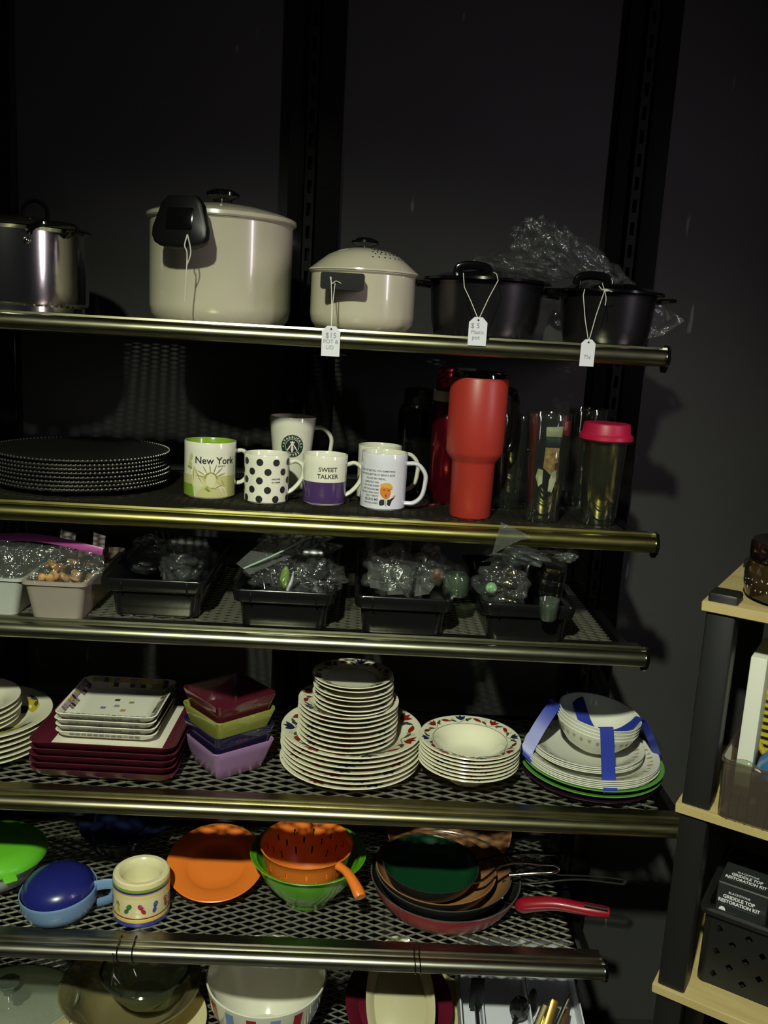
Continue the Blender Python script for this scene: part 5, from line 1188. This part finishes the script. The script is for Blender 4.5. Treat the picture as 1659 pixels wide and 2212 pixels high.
# basket on the third board with boxes
z3 = .6025
t = uthing('plastic_basket', 'black plastic basket with diamond holes on the lower board', 'basket', .203, .152, z3)
def wall_holes():
    mb = MB(); W_, Dp_, H_ = .150, .100, .118
    def panel(x0, x1, M):
        nx = int(round((x1 - x0) / .022)); rows = 5; hz = .019; sx = (x1 - x0) / nx; th = .0022; zb = .010
        def d(cx_, cz_):
            s = .0062; o = [(cx_ - s, cz_), (cx_, cz_ - s), (cx_ + s, cz_), (cx_, cz_ + s)]
            cn = [(cx_ - sx / 2, cz_ - hz / 2), (cx_ + sx / 2, cz_ - hz / 2), (cx_ + sx / 2, cz_ + hz / 2), (cx_ - sx / 2, cz_ + hz / 2)]
            md = [(cx_ - sx / 2, cz_), (cx_, cz_ - hz / 2), (cx_ + sx / 2, cz_), (cx_, cz_ + hz / 2)]
            vs = [(x, y, z) for y in (0, th) for x, z in o + cn + md]; fs = []
            for b in (0, 12):
                for i in range(4): fs += [(b + i, b + (i + 1) % 4, b + 4 + i + 0, ) if False else (b + i, b + 8 + i, b + 4 + i), (b + i, b + 4 + i, b + 8 + (i + 1) % 4, b + (i + 1) % 4)]
            for i in range(4): fs.append((i, (i + 1) % 4, 12 + (i + 1) % 4, 12 + i))
            return vs, fs
        for r in range(rows):
            for k in range(nx):
                if (r + k) % 2 == 0: mb.add(d(x0 + (k + .5) * sx, zb + (r + .5) * hz), BP, M)
                else: mb.add(box(x0 + k * sx, x0 + (k + 1) * sx, 0, th, zb + r * hz, zb + (r + 1) * hz), BP, M)
        mb.add(box(x0, x1, 0, th, 0, zb), BP, M); mb.add(box(x0, x1, 0, th, zb + rows * hz, H_), BP, M)
    panel(-W_ + .012, W_ - .012, T(0, -Dp_, 0)); panel(-W_ + .012, W_ - .012, T(0, Dp_, 0, PI))
    panel(-Dp_ + .012, Dp_ - .012, T(-W_, 0, 0, -PI / 2)); panel(-Dp_ + .012, Dp_ - .012, T(W_, 0, 0, PI / 2))
    for sx_, sy_ in ((-1, -1), (1, -1), (1, 1), (-1, 1)): mb.add(lathe([(0, 0), (.0125, 0), (.0125, H_), (0, H_)], 20), BP, T(sx_ * (W_ - .0115), sy_ * (Dp_ - .0115), 0))
    mb.add(box(-W_ + .004, W_ - .004, -Dp_ + .004, Dp_ - .004, .001, .004), BP)
    return mb
wall_holes().build('basket_wall', t, sharp=30)
S = lambda o, zz: rrect(.152 + o, .102 + o, .014, 5, zz)
one('rim', loft([S(0, .117), S(.006, .117), S(.007, .124), S(.003, .127), S(-.004, .126), S(-.004, .117)], closed=True), BP, t)
t = uthing('kit_box', 'black boxed restoration kit with white lettering in the plastic basket', 'box', .099, .112, z3 + .005, 0)
KB = mat('black_box_card', (.022, .024, .024, 1), .3, coat=.4)
mb = MB().add(rbox(-.036, .036, -.045, .020, 0, .158, .0015, 1), KB)
f = lambda u, v: (u * .5 + .002, -.0458, v * .62 + .093); ft = lambda u, v: (u * .5 + .002, -.0458 + v * .85, .1586)
for s, u, v, sz, b, sx_ in (('BLACKSTONE', -.012, .0815, .0080, .01, 1.25), ('GRIDDLE TOP', -.012, .0680, .0125, .035, 1.15), ('RESTORATION KIT', -.010, .0555, .0125, .035, 1.12)):
    mb.add(on(sh(text(s, sz, 'CENTER', b, sx_), u, v), f), PAPER)
mb.add(on(grid2(-.062, .040, .0500, .0508, 1, 1), f), GREYINK); mb.add(on(ell(-.055, .0340, .0095, .0095, 0, 24), f), PAPER); mb.add(on(grid2(-.044, -.012, .0325, .0333, 1, 1), f), GREYINK)
for k in (-1, 0, 1): mb.add(on(grid2(-.0565 + k * .005, -.0535 + k * .005, .0270, .0345, 1, 1), lambda u, v: (u * .5 + .002, -.0461, v * .62 + .093)), KB)
for s, u, v, sz, b, sx_ in (('BLACKSTONE', -.005, .047, .0080, .01, 1.25), ('GRIDDLE TOP', -.005, .034, .0125, .035, 1.15), ('RESTORATION KIT', -.005, .021, .0125, .035, 1.12)):
    mb.add(on(sh(text(s, sz, 'CENTER', b, sx_), u, v), ft), PAPER)
mb.add(on(grid2(-.06, .05, .016, .0168, 1, 1), ft), GREYINK)
mb.build('carton', t, sharp=20)
t = uthing('brown_pan', 'dark brown round pan standing behind the kit box', 'pan', .200, .215, z3 + .155); one('body', ([(x, z, y) for x, y, z in lathe([(0, 0), (.060, 0), (.085, .012), (.088, .012), (.066, -.004), (0, -.004)], 48)[0]], lathe([(0, 0), (.060, 0), (.085, .012), (.088, .012), (.066, -.004), (0, -.004)], 48)[1]), mat('umber_pan', '#241c10', .4), t)
t = uthing('glass_jar', 'clear glass jar at the right of the kit box', 'jar', .163, .100, z3 + .005); one('body', lathe(vessel_prof([(0, 0), (.020, 0), (.023, .003), (.023, .15), (.018, .16)], .002), 40), GLASSG, t)
# teal thing below
t = uthing('teal_bowl', 'teal bowl on the bottom board of the wooden unit', 'bowl', .22, .10, .2005); one('body', lathe(vessel_prof([(0, 0), (.05, 0), (.08, .03), (.10, .20), (.105, .27)], .003), 56), mat('teal_plastic', '#124048', .35), t)
